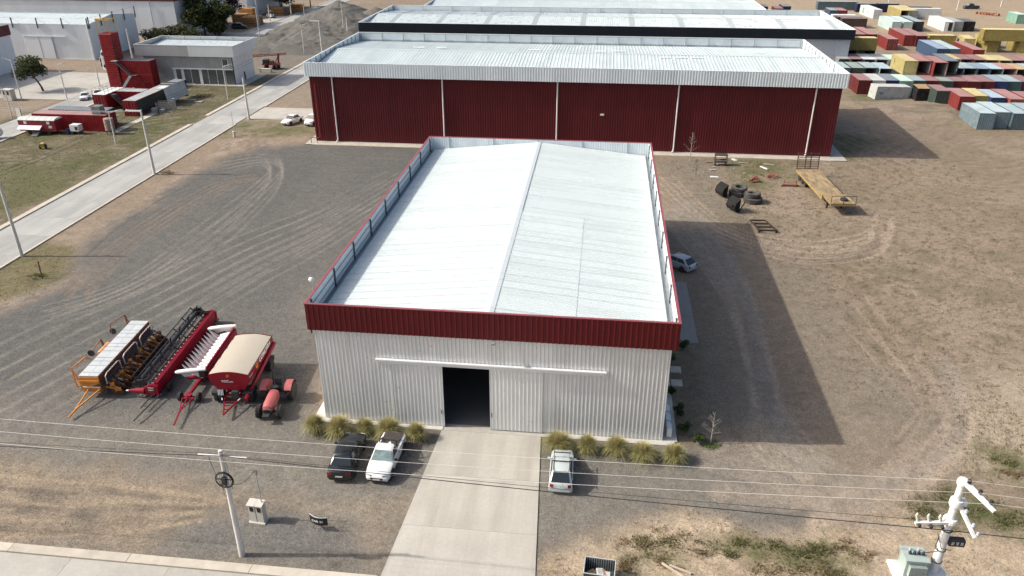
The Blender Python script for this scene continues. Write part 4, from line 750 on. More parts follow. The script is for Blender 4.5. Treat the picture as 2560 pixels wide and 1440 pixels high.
def car(name,label,loc,rz,pm,kind,L_=4.3,W_=1.68,H_=1.45,cat='car',lamps=True,dark=False):
    o=thing(name,label,cat,loc,rz); h=W_/2; F=-L_/2; B=L_/2; s=H_/1.45
    P={'sedan':(1.25,1.95,.62,1.25),'hatch':(1.05,1.75,.12,.78),'wagon':(1.0,1.75,.1,.8),'pickup':(1.15,1.85,1.75,2.1),'van':(.75,1.35,.05,.2),'suv':(1.1,1.75,.1,.5)}[kind]
    wf0,wf1=F+P[0],F+P[1]; wr0,wr1=B-P[2],B-P[3]; belt=.9*s
    deck=belt+(.02 if kind in('sedan','pickup') else 0)
    S=[(F,.70,.34,.5,.56),(F+.07,.86,.26,.55,.66),(F+.28,.95,.2,.64*s,.74*s),(F+.7,.99,.18,.74*s,.82*s),(wf0,1.,.18,.84*s,.9*s),(wf1,1.,.18,belt,belt+.02),((wf1+wr1)/2,1.,.18,belt,belt+.02),(wr0,1.,.18,belt,deck),(B-.25,.97,.22,.84*s,deck-.03),(B-.06,.92,.28,.74*s,.86*s),(B,.8,.36,.58,.7*s)]
    S=sorted(S,key=lambda q:q[0]); rings=[]
    for y,w,zb,zs,zt in S:
        a=h*w; rings.append([(-a*.9,y,zb),(-a,y,zb+.16),(-a,y,(zb+zs)/2+.05),(-a*.965,y,zs),(-a*.78,y,zt),(0,y,zt+.025),(a*.78,y,zt),(a*.965,y,zs),(a,y,(zb+zs)/2+.05),(a,y,zb+.16),(a*.9,y,zb)])
    MB().loft(rings).build('body',pm,o,True)
    wb,wt=h*.925,h*.72; zt=H_-.05
    def ring(f,r,w,z,c=.12): return [(-w+c,f,z),(w-c,f,z),(w,f+c,z),(w,r-c,z),(w-c,r,z),(-w+c,r,z),(-w,r-c,z),(-w,f+c,z)]
    MB().loft([ring(wf0+.02,wr0-.02,wb,belt-.06),ring(wf1,wr1,wt,zt),ring(wf1+.16,wr1-.12,wt-.12,H_)]).build('cabin',pm,o,True)
    def quad(a,b,c,d,u0,u1,v0,v1,off,nm,gm_=None):
        a,b,c,d=map(Vector,(a,b,c,d)); n=((b-a).cross(d-a)).normalized()
        def Q(u,v): return (a*(1-u)+b*u)*(1-v)+(d*(1-u)+c*u)*v
        pts=[Q(u0,v0),Q(u1,v0),Q(u1,v1),Q(u0,v1)]
        m=MB(); m.hexa([p-n*.01 for p in pts],[p+n*off for p in pts]); m.build(nm,gm_ or GLASS,o)
    zb_=belt-.06; c=.12
    quad((-wb+c,wf0+.02,zb_),(wb-c,wf0+.02,zb_),(wt-c,wf1,zt),(-wt+c,wf1,zt),-.06,1.06,.12,.93,.012,'windscreen',GLASS_REFL if kind=='pickup' else None)
    quad((wb-c,wr0-.02,zb_),(-wb+c,wr0-.02,zb_),(-wt+c,wr1,zt),(wt-c,wr1,zt),-.02,1.02,.1,.93,.012,'rear_window')
    cuts=[(.04,.47),(.5,.93)] if kind!='pickup' else [(.1,.88)]
    if kind in('wagon','van'): cuts=[(.05,.38),(.41,.7),(.73,.95)] if kind=='wagon' else [(.05,.3)]
    for u0,u1 in cuts:
        quad((wb,wf0+c,zb_),(wb,wr0-c,zb_),(wt,wr1-c,zt),(wt,wf1+c,zt),u0,u1,.2,.88,.012,'side_window'); quad((-wb,wr0-c,zb_),(-wb,wf0+c,zb_),(-wt,wf1+c,zt),(-wt,wr1-c,zt),1-u1,1-u0,.2,.88,.012,'side_window')
    r=.31*s; wbs=L_*.295
    for x in (-1,1):
        for y in (-wbs-.06,wbs): 
            MB().lathe([(0,-.015),(r+.055,-.015),(r+.055,.015),(0,.015)],20,'x',(x*(h-.006),y,r)).build('wheel_arch',BLACK,o); wheel(o,x*(h-.085),y,r,.2)
        MB().obox((x*(h+.09),wf0+.38,belt+.03),(.2,.1,.14)).build('mirror',pm if not dark else BLACK,o)
        MB().obox((x*h*.62,F+.17,.61*s),(.34,.2,.1),R(-30),0,x*R(20)).build('headlight',LAMP,o)
        MB().obox((x*h*.72,B-.07,.74*s),(.34,.12,.13) if kind in('sedan','pickup') else (.2,.13,.22),R(12),0,-x*R(14)).build('tail_light',TAIL,o)
        for dy in ((wf1+.62,) if kind in('pickup','van') else (wf1+.55,wf1+1.35)): MB().box(x*(h-.004)-.012,x*(h-.004)+.012,dy,dy+.16,.76*s,.79*s).build('door_handle',CHROME if not dark else BLACK,o)
    MB().box(-h*.5,h*.5,F-.012,F+.06,.42,.56).build('grille',BLACK,o); MB().box(-h*.7,h*.7,F-.015,F+.1,.26,.36).build('bumper_trim',BLACK,o); MB().box(-.24,.24,F-.03,F-.013,.38,.48).build('number_plate',PLATE,o)
    MB().box(-h*.75,h*.75,B-.1,B+.014,.3,.4).build('bumper_trim',BLACK if kind=='pickup' or dark else pm,o); MB().box(-.24,.24,B-.03,B+.02,.52,.62).build('number_plate',PLATE,o)
    return o
PW=paint('white',(.78,.78,.77)); PS=paint('silver',(.56,.62,.61),.3,.15); PB=paint('black',(.012,.014,.017),.15); PH=paint('grey_silver',(.5,.52,.54),.3,.35); PN=paint('navy',(.02,.03,.045),.2)
c1=car('black_sedan','black sedan parked tail outward left of the white pickup',(3.12,-4.62,0),math.pi+.05,PB,'sedan',4.7,1.76,1.48,dark=False)
MB().box(-.62,.62,2.25,2.33,.74,.78).build('chrome_strip',CHROME,c1)
rbm=MB()
for k in range(9): rbm.box(-.52+k*.125,-.49+k*.125,-.2,.85,1.483,1.492)
rbm.build('roof_ridges',BLACK,c1)
c2=car('white_pickup','white pickup with dark load cover parked nose outward',(5.85,-4.5,0),-.04,PW,'pickup',4.6,1.72,1.58,cat='pickup',dark=True)
TON=mat('load_cover',(.05,.042,.038),.75,0,.2,3); MB().box(-.66,.66,.6,2.16,.96,1.015).build('load_cover',TON,c2); MB().path([(-.64,.55,.98),(-.58,.62,1.5),(.58,.62,1.5),(.64,.55,.98)],.04).path([(-.6,.62,1.38),(-.68,1.4,1.02)],.035).path([(.6,.62,1.38),(.68,1.4,1.02)],.035).build('sports_bar',BLACK,c2,True); MB().box(-.865,.865,-2.05,2.05,.2,.3).build('side_cladding',BLACK,c2)
c3=car('silver_estate','silver estate car with roof bars parked right of the driveway',(18.0,-4.5,0),math.pi+.01,PS,'wagon',3.95,1.6,1.46)
for y in (-.55,.35): MB().box(-.58,.58,y-.03,y+.03,1.5,1.54).build('roof_bar',BLACK,c3)
for x in (-.52,.52): MB().box(x-.025,x+.025,-.9,1.3,1.455,1.5).build('roof_rail',CHROME,c3)
MB().bar((0,1.93,1.0),(.2,1.78,1.2),.02).build('wiper',BLACK,c3)
c4=car('grey_hatchback','silver-grey hatchback half hidden behind the hall wall',(28.35,30.25,0),-2.3,PH,'hatch',4.1,1.68,1.42)
c5=car('white_sedan','white sedan on the lawn beside the maroon shed',(-33.7,82.2,0),-.33,PW,'sedan',4.3,1.72,1.45); c6=car('white_van','white delivery van partly behind the maroon shed corner',(-29.6,82.2,0),-.3,PW,'van',4.3,1.75,1.8,cat='van',dark=True)
c7=car('navy_suv','dark blue off-road car in the shade by the timber stacks',(-88.6,184.5,0),R(95),PN,'suv',4.5,1.8,1.7); c8=car('navy_pickup','dark pickup on the sandy road at the top right',(145.6,254,0),R(-88),PN,'pickup',5.2,1.9,1.75,cat='pickup')
c9=car('mounted_car','white car hung upright on the side of the red tower',(0,0,0),0,PW,'suv',4.0,1.7,1.5); c9.rotation_euler=Matrix(((0,0,-1),(1,0,0),(0,-1,0))).to_euler(); c9.location=(-81.45,106.6,5.4)
c10=car('stripped_car','stripped white car shell beside the red compound, nearer one',(-80.3,94.9,0),.4,PW,'hatch',3.2,1.5,1.3); c11=car('stripped_car','stripped white car shell beside the red compound, farther one',(-79.2,97.4,0),.5,PW,'hatch',3.2,1.5,1.3)
c12=car('shaded_car','dark car parked in the shade under the big tree',(-96,171.5,0),R(80),PN,'sedan',4.4,1.7,1.45)
# ------------------------------------------------------------------ farm machines
MR=mat('machine_red',(.24,.006,.02),.35,0,.08,1.2,spec=.35,dirt=(.19,.04,.04),damt=.25,ds=1.6); TR=mat('tractor_red',(.4,.1,.1),.5,0,.1,1.5,dirt=(.3,.09,.08),damt=.3,ds=2)
ORG=mat('seeder_orange',(.55,.21,.03),.5,0,.12,1.5,dirt=(.24,.12,.06),damt=.4,ds=2.5); BRN=mat('worn_orange',(.24,.1,.04),.7,0,.25,4,dirt=(.08,.05,.035),damt=.6,ds=4)
LID=mat('galvanised_lid',(.56,.58,.58),.4,.2,.08,1.,dirt=(.4,.4,.38),damt=.3); TARP=mat('beige_tarp',(.43,.385,.315),.85,0,.06,.8,bump=.3,bs=5,dirt=(.35,.31,.25),damt=.4); PWH=mat('white_poly',(.72,.72,.7),.4,0,.06,1,dirt=(.52,.5,.47),damt=.3); PGR=mat('pinkish_poly',(.56,.5,.49),.5,0,.08,1); DGR=mat('dark_paint',(.035,.037,.04),.5,0,.2,3); GRP=mat('grey_paint',(.3,.31,.32),.5,0,.1,2)
LUG={}
def ag_wheel(parent,x,y,r,w,rimm=None,n=16,name='wheel'):
    k=(r,w)
    if k not in LUG:
        m=MB().lathe([(r*.55,-w/2),(r*.85,-w/2),(r*.93,-w*.42),(r*.93,w*.42),(r*.85,w/2),(r*.55,w/2)],24,'x')
        for i in range(n):
            for sd in (-1,1):
                a=2*math.pi*(i+(.5 if sd>0 else 0))/n; c,s=math.cos(a),math.sin(a); a2=a+.22; c2,s2=math.cos(a2),math.sin(a2)
                m.bar((0,r*.95*c,r*.95*s),(sd*w*.47,r*.93*c2,r*.93*s2),.07,.07)
        LUG[k]=(m.mesh('tyre',RUBBER),MB().lathe([(0,-w*.2),(r*.2,-w*.22),(r*.25,-w*.1),(r*.48,-w*.3),(r*.57,-w*.48),(r*.57,w*.48),(r*.48,w*.3),(r*.25,w*.1),(r*.2,w*.22),(0,w*.2)],20,'x').mesh('rim',RIM,True))
    t,q=LUG[k]; o=inst(name,t,parent,(x,y,r),(random.uniform(0,3),0,0)); inst('rim',q,o); return o
# tractor
tr=thing('red_tractor','faded red tractor without cab parked beside the grain cart','tractor',(-4.35,.4,0),R(5)); tr.scale=(1.1,1.1,1.1)
hood=[]
for y,w,zb,zt in ((-1.05,.24,.72,.98),(-.98,.3,.66,1.12),(-.6,.33,.64,1.22),(.2,.34,.66,1.28),(.75,.33,.7,1.3)):
    hood.append([(-w,y,zb),(-w,y,zt-.12),(-w*.7,y,zt-.01),(0,y,zt+.03),(w*.7,y,zt-.01),(w,y,zt-.12),(w,y,zb)])
MB().loft(hood).build('hood',TR,tr,True); MB().box(-.25,.25,-1.075,-1.04,.6,.86).build('grille',BLACK,tr); 
for x in (-.15,.15): MB().box(x-.12,x+.12,-1.085,-1.06,.88,.95).build('headlight',LAMP,tr)
MB().box(-.2,.2,-1.3,-.9,.42,.6).box(-.24,.24,-.95,2.0,.4,.66).build('chassis',DGR,tr); MB().box(-.22,.22,-1.55,-1.3,.4,.68).build('front_weight',DGR,tr); MB().box(-.62,.62,-.72,-.56,.4,.56).build('front_axle',DGR,tr); MB().box(-.85,.85,1.45,1.75,.5,.8).build('rear_axle',DGR,tr)
MB().box(-.55,.55,.75,1.5,.62,.7).build('footboard',DGR,tr); MB().box(-.25,.25,1.35,1.8,.95,1.05).obox((0,1.85,1.25),(.48,.1,.5),R(-12)).box(-.15,.15,1.4,1.75,.66,.95).build('seat',BLACK,tr); MB().tube((0,.85,1.1),(0,1.05,1.35),.03).lathe([(.17,0),(.2,0),(.2,.03),(.17,.03)],14,'z',(0,1.06,1.34)).build('steering_wheel',BLACK,tr)
for x in (-.95,.95): ag_wheel(tr,x,1.6,.68,.4)
for x in (-.72,.72): ag_wheel(tr,x,-.64,.47,.3)
for s in (-1,1):
    ft_=MB(); pr=[(1.6+.8*math.cos(t),.68+.8*math.sin(t)) for t in [R(20)+R(125)*i/8 for i in range(9)]]
    ft_.add([(s*.62,y,z) for y,z in pr]+[(s*1.12,y,z) for y,z in pr]+[(s*.62,y,z-.04) for y,z in pr]+[(s*1.12,y,z-.04) for y,z in pr],[(i,i+1,10+i,9+i) for i in range(8)]+[(18+i,19+i,28+i,27+i) for i in range(8)])
    ft_.add([(s*.62,y,z) for y,z in pr]+[(s*.62,1.6,.7)],[tuple(range(10))]); ft_.build('mudguard',TR,tr)
    MB().tube((s*.42,1.95,.7),(s*.42,2.05,1.95),.04).build('roll_bar',BLACK,tr)
MB().tube((-.42,.6,1.25),(-.42,.6,1.75),.035).build('exhaust',BLACK,tr); MB().bar((-.3,2.0,.6),(-.3,2.6,.4),.06).bar((.3,2.0,.6),(.3,2.6,.4),.06).build('hitch',DGR,tr)
# grain cart
gc=thing('grain_cart','dark red grain cart with beige tarpaulin top and black wheels','grain cart',(-7.75,1.0,0),R(4.6))
sec=[(-1.5,2.72),(-1.5,2.05),(-1.05,1.35),(1.05,1.35),(1.5,2.05),(1.5,2.72)]
MB().prism([(a,b) for a,b in sec],'y',0,5.8).build('hopper',MR,gc)
MB().prism([(-.95,1.35),(-.45,.75),(.45,.75),(.95,1.35)],'y',.5,5.2).build('hopper_funnel',MR,gc)
for y in (-.05,5.8):
    pl=[(-1.53,2.0),(1.53,2.0),(1.53,2.72)]+[(1.53-3.06*i/10,2.72+.24*math.sin(math.pi*i/10)) for i in range(1,10)]+[(-1.53,2.72)]; MB().prism(pl,'y',y,y+.06).build('end_panel',MR,gc)
tp=[]
for k in range(13):
    y=.02+k*5.75/12; tp.append([(-1.52+3.04*i/12,y,2.715+.22*math.sin(math.pi*i/12)-.035*(k%3!=0)*math.sin(math.pi*i/12)+.01*math.sin(k*2.1+i)) for i in range(13)])
MB().add([p for r in tp for p in r],[(k*13+i,k*13+i+1,(k+1)*13+i+1,(k+1)*13+i) for k in range(12) for i in range(12)]).build('tarpaulin',TARP,gc,True)
MB().tube((1.54,-.1,2.74),(1.54,5.95,2.74),.04).build('tarp_roller',DGR,gc)
for s in (-1,1): MB().bar((s*1.515,0,2.1),(s*1.515,5.8,2.1),.08,.1).build('side_rail',MR,gc)
MB().tube((1.2,-.5,.75),(1.75,5.5,2.25),.17,n=10).build('auger_tube',MR,gc,True)
MB().bar((-.55,0,.72),(-.55,5.4,.72),.12,.2).bar((.55,0,.72),(.55,5.4,.72),.12,.2).build('chassis',MR,gc)
for y in (.2,1.1,2.6,4,5.1): MB().bar((-.55,y,.72),(.55,y,.72),.1,.14).build('cross_member',MR,gc)
for y in (.15,4.6):
    MB().bar((-1.3,y+.35,.5),(1.3,y+.35,.5),.14).build('axle',DGR,gc)
    for s in (-1,1):
        for dx in (1.02,1.38): wheel(gc,s*dx,y+.35,.5,.3)
        MB().obox((s*1.2,y+.35,1.08),(.8,1.0,.06)).obox((s*1.2,y-.14,.9),(.8,.05,.36),R(15)).obox((s*1.2,y+.84,.9),(.8,.05,.36),R(-15)).build('mudguard',DGR,gc)
MB().bar((-.6,-.15,.6),(0,-2.1,.5),.1).bar((.6,-.15,.6),(0,-2.1,.5),.1).build('drawbar',MR,gc)
for t in (.2,.45,.7): MB().bar((-.6*(1-t),-.15-1.95*t,.57),(.6*(1-t),-.15-1.95*t,.57),.06).build('drawbar_rung',MR,gc)
for k in range(4): MB().bar((-.95+k*.12,-.3,1.0),(-1.05+k*.12,.0,1.3),.05,.03).build('step',LID,gc)
for z in (1.2,1.5,1.8,2.1,2.4): MB().bar((.35,-.1,z),(.75,-.1,z),.04).build('ladder_rung',MR,gc)
MB().box(.1,.6,-.35,-.05,.85,1.35).build('gearbox',DGR,gc)
for x in (-.72,.72): MB().bar((x,-.3,.75),(x*.85,-.55,.72),.06).build('reflector',PWH,gc)
WPR=mat('white_print',(.8,.8,.78),.6,0,.03,2); OPR=mat('orange_print',(.75,.3,.04),.6,0,.03,2)
inst('lettering',text_mesh('COMOFRA',.58,WPR,.25),gc,(1.515,3.85,2.42),(math.pi/2,0,math.pi/2)); inst('emblem',text_mesh('G',.75,OPR,.35),gc,(1.515,1.85,2.4),(math.pi/2,0,math.pi/2)); inst('lettering',text_mesh('YOC',.26,WPR,.15),gc,(-.35,-.06,2.12),(math.pi/2,0,0)); inst('lettering',text_mesh('serie',.15,WPR,.15),gc,(.12,-.06,2.09),(math.pi/2,0,0)); inst('emblem',text_mesh('G',.3,OPR,.35),gc,(-.12,-.06,2.6),(math.pi/2,0,0))
MB().box(1.5,1.512,.25,.95,2.3,2.34).build('side_stripe',PWH,gc)
# corn head
ch=thing('corn_head','red corn header with upright pale snouts and white end covers','header',(-11.15,3.5,0),R(5))
MB().box(-.1,.25,0,6.7,.55,1.25).build('back_beam',MR,ch); MB().bar((.05,0,1.32),(.05,6.7,1.32),.12).build('top_rail',MR,ch); MB().box(-1.5,-.1,-.1,6.8,.45,.58).build('deck',MR,ch)
N_=13
for k in range(N_):
    y=.25+k*.515; 
    hd=MB(); rr=[[(x,y-.19+.38*i/6,z+.09*math.sin(math.pi*i/6)) for i in range(7)] for x,z in ((-.12,1.02),(-1.15,.72))]; hd.add([p for r in rr for p in r],[(i,i+1,8+i,7+i) for i in range(6)]+[tuple(range(7)),tuple(range(7,14))]); hd.build('row_hood',PWH,ch,True)
    if k<N_-1:
        yy=y+.26; MB().add([(-1.15,yy-.22,.68),(-1.15,yy+.22,.68),(-1.5,yy+.16,.6),(-1.5,yy-.16,.6),(-2.05,yy,1.5)],[(0,1,4),(1,2,4),(2,3,4),(3,0,4),(0,3,2,1)]).build('snout',PGR,ch)
for y,s in ((-.15,-1),(6.85,1)):
    dv=[[(x,y+s*.2*w*math.cos(t),z+.2*w*math.sin(t)) for t in [2*math.pi*i/10 for i in range(10)]] for x,z,w in ((.2,1.45,.7),(-.6,1.35,1.),(-1.4,1.25,1.0),(-2.1,1.15,.9),(-2.35,1.12,.4))]
    MB().loft(dv).build('end_cover',PWH,ch,True); MB().add([(.1,y,1.4),(-2.0,y,1.1),(-1.6,y,.7),(-.9,y,.95),(-.2,y,.6)],[(0,1,2,3,4)]).add([(.1,y+s*.04,1.4),(-2.0,y+s*.04,1.1),(-1.6,y+s*.04,.7),(-.9,y+s*.04,.95),(-.2,y+s*.04,.6)],[(0,1,2,3,4)]).build('end_shield',PWH,ch)
MB().box(-.35,.15,-.35,-.05,.8,1.4).build('drive_box',BLACK,ch)
MB().bar((-.4,-.2,.5),(-.45,-2.3,.55),.22,.22).bar((-.4,-.2,.5),(-.4,6.,.5),.18,.18).build('trailer_beam',MR,ch); MB().lathe([(0,.5),(.3,.5),(.3,.62),(0,.62)],14,'z',(-.45,-2.45,0)).build('turntable',MR,ch)
MB().bar((-1.1,-2.4,.36),(.25,-2.4,.36),.1).build('axle',MR,ch)
for x in (-1.15,.3): wheel(ch,x,-2.4,.36,.24)
for x in (-1.15,.3): wheel(ch,x,5.2,.36,.24)
MB().bar((-.95,-2.45,.42),(-.4,-4.3,.4),.07).bar((.05,-2.45,.42),(-.4,-4.3,.4),.07).bar((-.4,-4.2,.4),(-.15,-6.0,.35),.1).bar((-.85,-2.75,.42),(-.05,-2.75,.42),.06).bar((-.45,-2.5,.42),(-.42,-4.0,.42),.07).build('drawbar',MR,ch)
# grain header with reel on its transport trailer
gh=thing('grain_header','long red grain header with black reel on a transport trailer','header',(-14.0,1.3,0),R(4.6)); LH=11.9
MB().prism([(.05,.25),(.05,1.3),(-.12,1.35),(-.25,1.1),(-.16,.45),(-.3,.3)],'y',0,LH).build('back_wall',MR,gh); MB().prism([(-.3,.3),(-1.5,.22),(-1.5,.27),(-.3,.36)],'y',0,LH).build('floor_pan',GRP,gh)
MB().tube((-.6,.1,.68),(-.6,LH-.1,.68),.16,n=12).build('auger',MR,gh,True)
fm_=MB()
for j in range(24): a=2*math.pi*j/24; a2=2*math.pi*(j+1)/24; p_=.6*j/24; p2=.6*(j+1)/24; fm_.add([(.16*math.cos(a),p_,.16*math.sin(a)),(.34*math.cos(a),p_,.34*math.sin(a)),(.34*math.cos(a2),p2,.34*math.sin(a2)),(.16*math.cos(a2),p2,.16*math.sin(a2))],[(0,1,2,3)])
fmm=fm_.mesh('auger_flight',MR,recalc=False)
for k in range(19): inst('auger_flight',fmm,gh,(-.6,.2+k*.6,.68))
REEL=mat('reel_black',(.018,.019,.021),.45,0,.2,3); TINE=mat('reel_tube',(.035,.04,.045),.4,.2,.1,2)
MB().tube((-1.55,.5,1.15),(-1.55,LH-.2,1.15),.19,n=12).build('reel_tube',TINE,gh,True)
for k in range(6):
    a=2*math.pi*k/6+.3; bx,bz=-1.55+.68*math.cos(a),1.15+.68*math.sin(a); m=MB().tube((bx,.4,bz),(bx,LH-.1,bz),.04,n=6)
    for j in range(46): m.bar((bx,.5+j*.245,bz),(bx-.04,.5+j*.245,bz-.26),.025)
    m.build('reel_bat',REEL,gh)
for j in range(7):
    y=.45+j*(LH-.7)/6; m=MB()
    for k in range(6): a=2*math.pi*k/6+.3; m.bar((-1.55,y,1.15),(-1.55+.69*math.cos(a),y,1.15+.69*math.sin(a)),.1,.06)
    m.build('reel_spider',REEL,gh)
MB().prism([(-2.05,.75),(-1.9,1.45),(-1.2,1.6),(-.95,1.0),(-1.3,.7)],'y',LH-.15,LH+.1).build('reel_end_plate',REEL,gh); MB().prism([(-1.95,.85),(-1.7,1.35),(-1.2,1.4),(-1.0,.95)],'y',.2,.35).build('reel_end_plate',REEL,gh)
MB().bar((-.1,.25,1.25),(-1.9,.25,1.2),.07).bar((-.1,LH-.2,1.3),(-1.7,LH-.2,1.25),.07).bar((-.1,LH-.5,1.3),(-1.4,LH-.3,1.3),.05).build('reel_arm',REEL,gh)
for y in (-.25,LH):
    MB().prism([(.1,.3),(.1,1.1),(-.4,1.25),(-1.0,.95),(-1.1,.35)],'y',y,y+.25).build('end_shield',MR,gh)
sn=[[(x,.0+.25*w*math.cos(t)-.12,.62+.3*w*math.sin(t)) for t in [2*math.pi*i/10 for i in range(10)]] for x,w in ((-1.0,1.),(-1.6,.75),(-2.3,.3))]
MB().loft(sn).build('divider_snout',MR,gh,True); MB().lathe([(0,-2.55),(.05,-2.5),(.08,-2.3),(.07,-2.28)],10,'x',(0,-.12,.62)).build('snout_tip',PWH,gh,True)
for z,t,sz in ((.95,'YOC',.22),(.78,'plegable',.13)): inst('lettering',text_mesh(t,sz,WPR,.1),gh,(-.45,-.26,z),(math.pi/2,0,0))
MB().bar((-.25,-.4,.4),(-.25,LH,.4),.12).bar((.3,-.4,.4),(.3,LH,.4),.1).build('trailer_rail',DGR,gh)
for k in range(9): MB().bar((-.25,.3+k*1.4,.4),(.3,.3+k*1.4,.4),.07).build('trailer_rung',DGR,gh)
for y in (.9,9.4):
    for x in (-.75,.45): wheel(gh,x,y,.34,.22)
MB().bar((-.35,-.4,.42),(-.5,-2.1,.38),.07).bar((.2,-.4,.42),(-.15,-2.6,.38),.08).bar((-.15,-2.6,.38),(-.35,-3.6,.3),.07).bar((-.42,-1.,.4),(.1,-1.,.4),.05).bar((-.5,-1.8,.4),(0,-1.8,.4),.05).build('drawbar',DGR,gh)
# seeder
sd=thing('orange_seeder','long orange seed drill with grey hopper lids and cluttered row units','seeder',(-19.1,.6,0),R(4.6)); LS=8.8
MB().prism([(-.72,1.95),(-.72,1.5),(-.5,.95),(.5,.95),(.72,1.5),(.72,1.95)],'y',.05,LS-.05).build('hopper',ORG,sd)
for y in (0,LS-.05): MB().prism([(-.78,1.9),(-.78,.7),(.78,.7),(.78,1.9)],'y',y-.03,y+.05).build('end_panel',ORG,sd)
MB().box(-.78,.78,-.1,-.031,1.45,1.62).build('panel_rib',ORG,sd); MB().box(-.6,.76,-.1,-.031,.98,1.06).build('panel_stripe',LID,sd); MB().add([(.1,-.04,1.08),(.77,-.04,1.08),(.77,-.04,1.35)],[(0,1,2)]).build('panel_decal',DGR,sd)
for k in range(4):
    for s in (0,1):
        x0_=-.76+s*.77; MB().box(x0_,x0_+.75,.02+k*LS/4,(k+1)*LS/4-.03,1.96,2.02).build('hopper_lid',LID,sd)
        MB().box(x0_+.05,x0_+.7,.5+k*LS/4,.56+k*LS/4,2.02,2.035).box(x0_+.05,x0_+.7,1.5+k*LS/4,1.56+k*LS/4,2.02,2.035).build('lid_strap',GRP,sd)
MB().box(-.65,.65,.0,LS,.55,.72).build('tool_bar',ORG,sd); MB().box(.78,1.25,.1,LS-.1,1.12,1.16).build('walkway',DGR,sd); MB().box(.74,.78,.05,LS-.05,1.2,1.85).build('side_board',mat('seeder_maroon',(.12,.035,.03),.6,0,.2,2),sd)
for k in range(3):
    y=.25+k*2.9; MB().path([(1.22,y,1.16),(1.22,y,1.85),(1.22,y+.3,2.0),(1.22,y+2.0,2.0),(1.22,y+2.3,1.85),(1.22,y+2.3,1.16)],.045,8).build('handrail',LID,sd,True); MB().path([(1.22,y,1.5),(1.22,y+2.3,1.5)],.025).build('handrail_bar',DGR,sd)
random.seed(3)
for k in range(15):
    y=.35+k*.575; u=MB().obox((1.45,y,.75),(.9,.12,.14),0,R(12)).obox((1.9,y,.6),(.5,.1,.3),0,R(random.uniform(-20,30))).obox((1.5+random.uniform(-.2,.2),y,1.05),(.3,.25,.25),R(random.uniform(-30,30)),R(random.uniform(-30,30)),R(40))
    u.tube((1.2,y+.1,1.2),(1.9,y+.1,.5),.05).tube((1.7,y,.9),(2.2,y-.1,.7),.04).build('row_unit',BRN if k%3 else ORG,sd)
    for x,rr in ((1.55,.3),(2.05,.24)): MB().lathe([(.05,-.02),(rr,-.02),(rr,.02),(.05,.02)],14,'y',(x,y+.12,rr)).build('disc',RUST,sd)
    if k%2: MB().obox((1.75,y+.25,.98),(.35,.08,.3),R(30),R(20),0).build('linkage',GRP if k%4==1 else BRN,sd)
for y in (1.2,3.6,6.0,8.0): wheel(sd,1.75,y-.4,.38,.25)
for y in (2.,6.5): wheel(sd,-.2,y,.45,.3)
MB().bar((-.2,0,.85),(-.25,-2.1,.4),.09).bar((.75,0,.85),(-.2,-2.1,.42),.09).bar((-.22,-2.0,.4),(-.35,-3.0,.25),.1).build('drawbar',ORG,sd); MB().bar((-.22,-2.0,.42),(-.3,-2.7,.3),.05).build('jack',LID,sd)
for y,flip in ((1.0,0),(9.8,1),(5.6,2)):
    a_=MB().bar((-1.75,y-.1,.4),(-2.0,y+.2,1.9),.08).bar((-1.35,y-.1,.4),(-2.0,y+.2,1.9),.08).bar((-1.75,y-.1,.4),(-.7,y-.1,.75),.1)
    if flip==0: a_.bar((-2.0,y+.2,1.9),(-1.9,y+2.1,1.8),.08).bar((-1.9,y+2.1,1.8),(-1.6,y+2.3,1.4),.06)
    elif flip==1: a_.bar((-2.0,y+.2,1.9),(-2.8,y-1.0,1.6),.07).bar((-2.8,y-1.,1.6),(-2.7,y-1.2,.8),.06)
    else: a_.bar((-2.0,y+.2,1.9),(-2.5,y-.5,1.2),.07)
    a_.build('marker_arm',BRN if flip else ORG,sd)
MB().lathe([(0,-.02),(.3,-.03),(.3,.03),(0,.02)],14,'y',(-2.7,5.1,.9)).build('marker_disc',DGR,sd); MB().lathe([(0,-.02),(.3,-.03),(.3,.03),(0,.02)],14,'y',(-3.0,9.3,.6)).build('marker_disc',DGR,sd)
MB().lathe([(0,0),(.25,.02),(.3,.1),(.3,1.5),(.25,1.58),(0,1.6)],16,'y',(-1.25,4.1,1.45)).build('liquid_tank',mat('tank_orange',(.6,.28,.1),.5,0,.08,1),sd,True); MB().bar((-1.25,4.5,1.0),(-.7,4.5,1.),.08).bar((-1.25,5.4,1.0),(-.7,5.4,1.),.08).build('tank_bracket',DGR,sd); MB().lathe([(.305,0),(.305,.06)],16,'y',(-1.25,4.9,1.45)).build('tank_strap',DGR,sd)
# ------------------------------------------------------------------ yard right of the hall
tl=thing('lowbed_trailer','long flatbed trailer with rusty yellow timber deck and raised rear ramp','trailer',(49.55,47.3,0),R(4.1)); DECK=mat('trailer_deck',(.36,.27,.15),.8,0,.2,1.5,dirt=(.1,.055,.035),damt=.62,ds=.5); TLY=mat('trailer_yellow',(.34,.24,.09),.6,0,.15,1,dirt=RUSTC,damt=.45,ds=1.5)
for k in range(8): MB().box(-1.5+k*.376,-1.13+k*.376,3.4,14.4,1.16,1.2).build('deck_plank',DECK,tl)
for k in range(8): MB().box(-1.5+k*.376,-1.13+k*.376,0,3.2,1.5,1.54).build('neck_plank',DECK,tl)
MB().box(-1.52,1.52,3.2,3.4,.9,1.54).box(-1.52,-1.4,3.4,14.4,.85,1.15).box(1.4,1.52,3.4,14.4,.85,1.15).box(-1.5,1.5,0,.15,1.2,1.5).box(-1.3,-1.1,.2,3.2,1.15,1.5).box(1.1,1.3,.2,3.2,1.15,1.5).build('frame',TLY,tl)
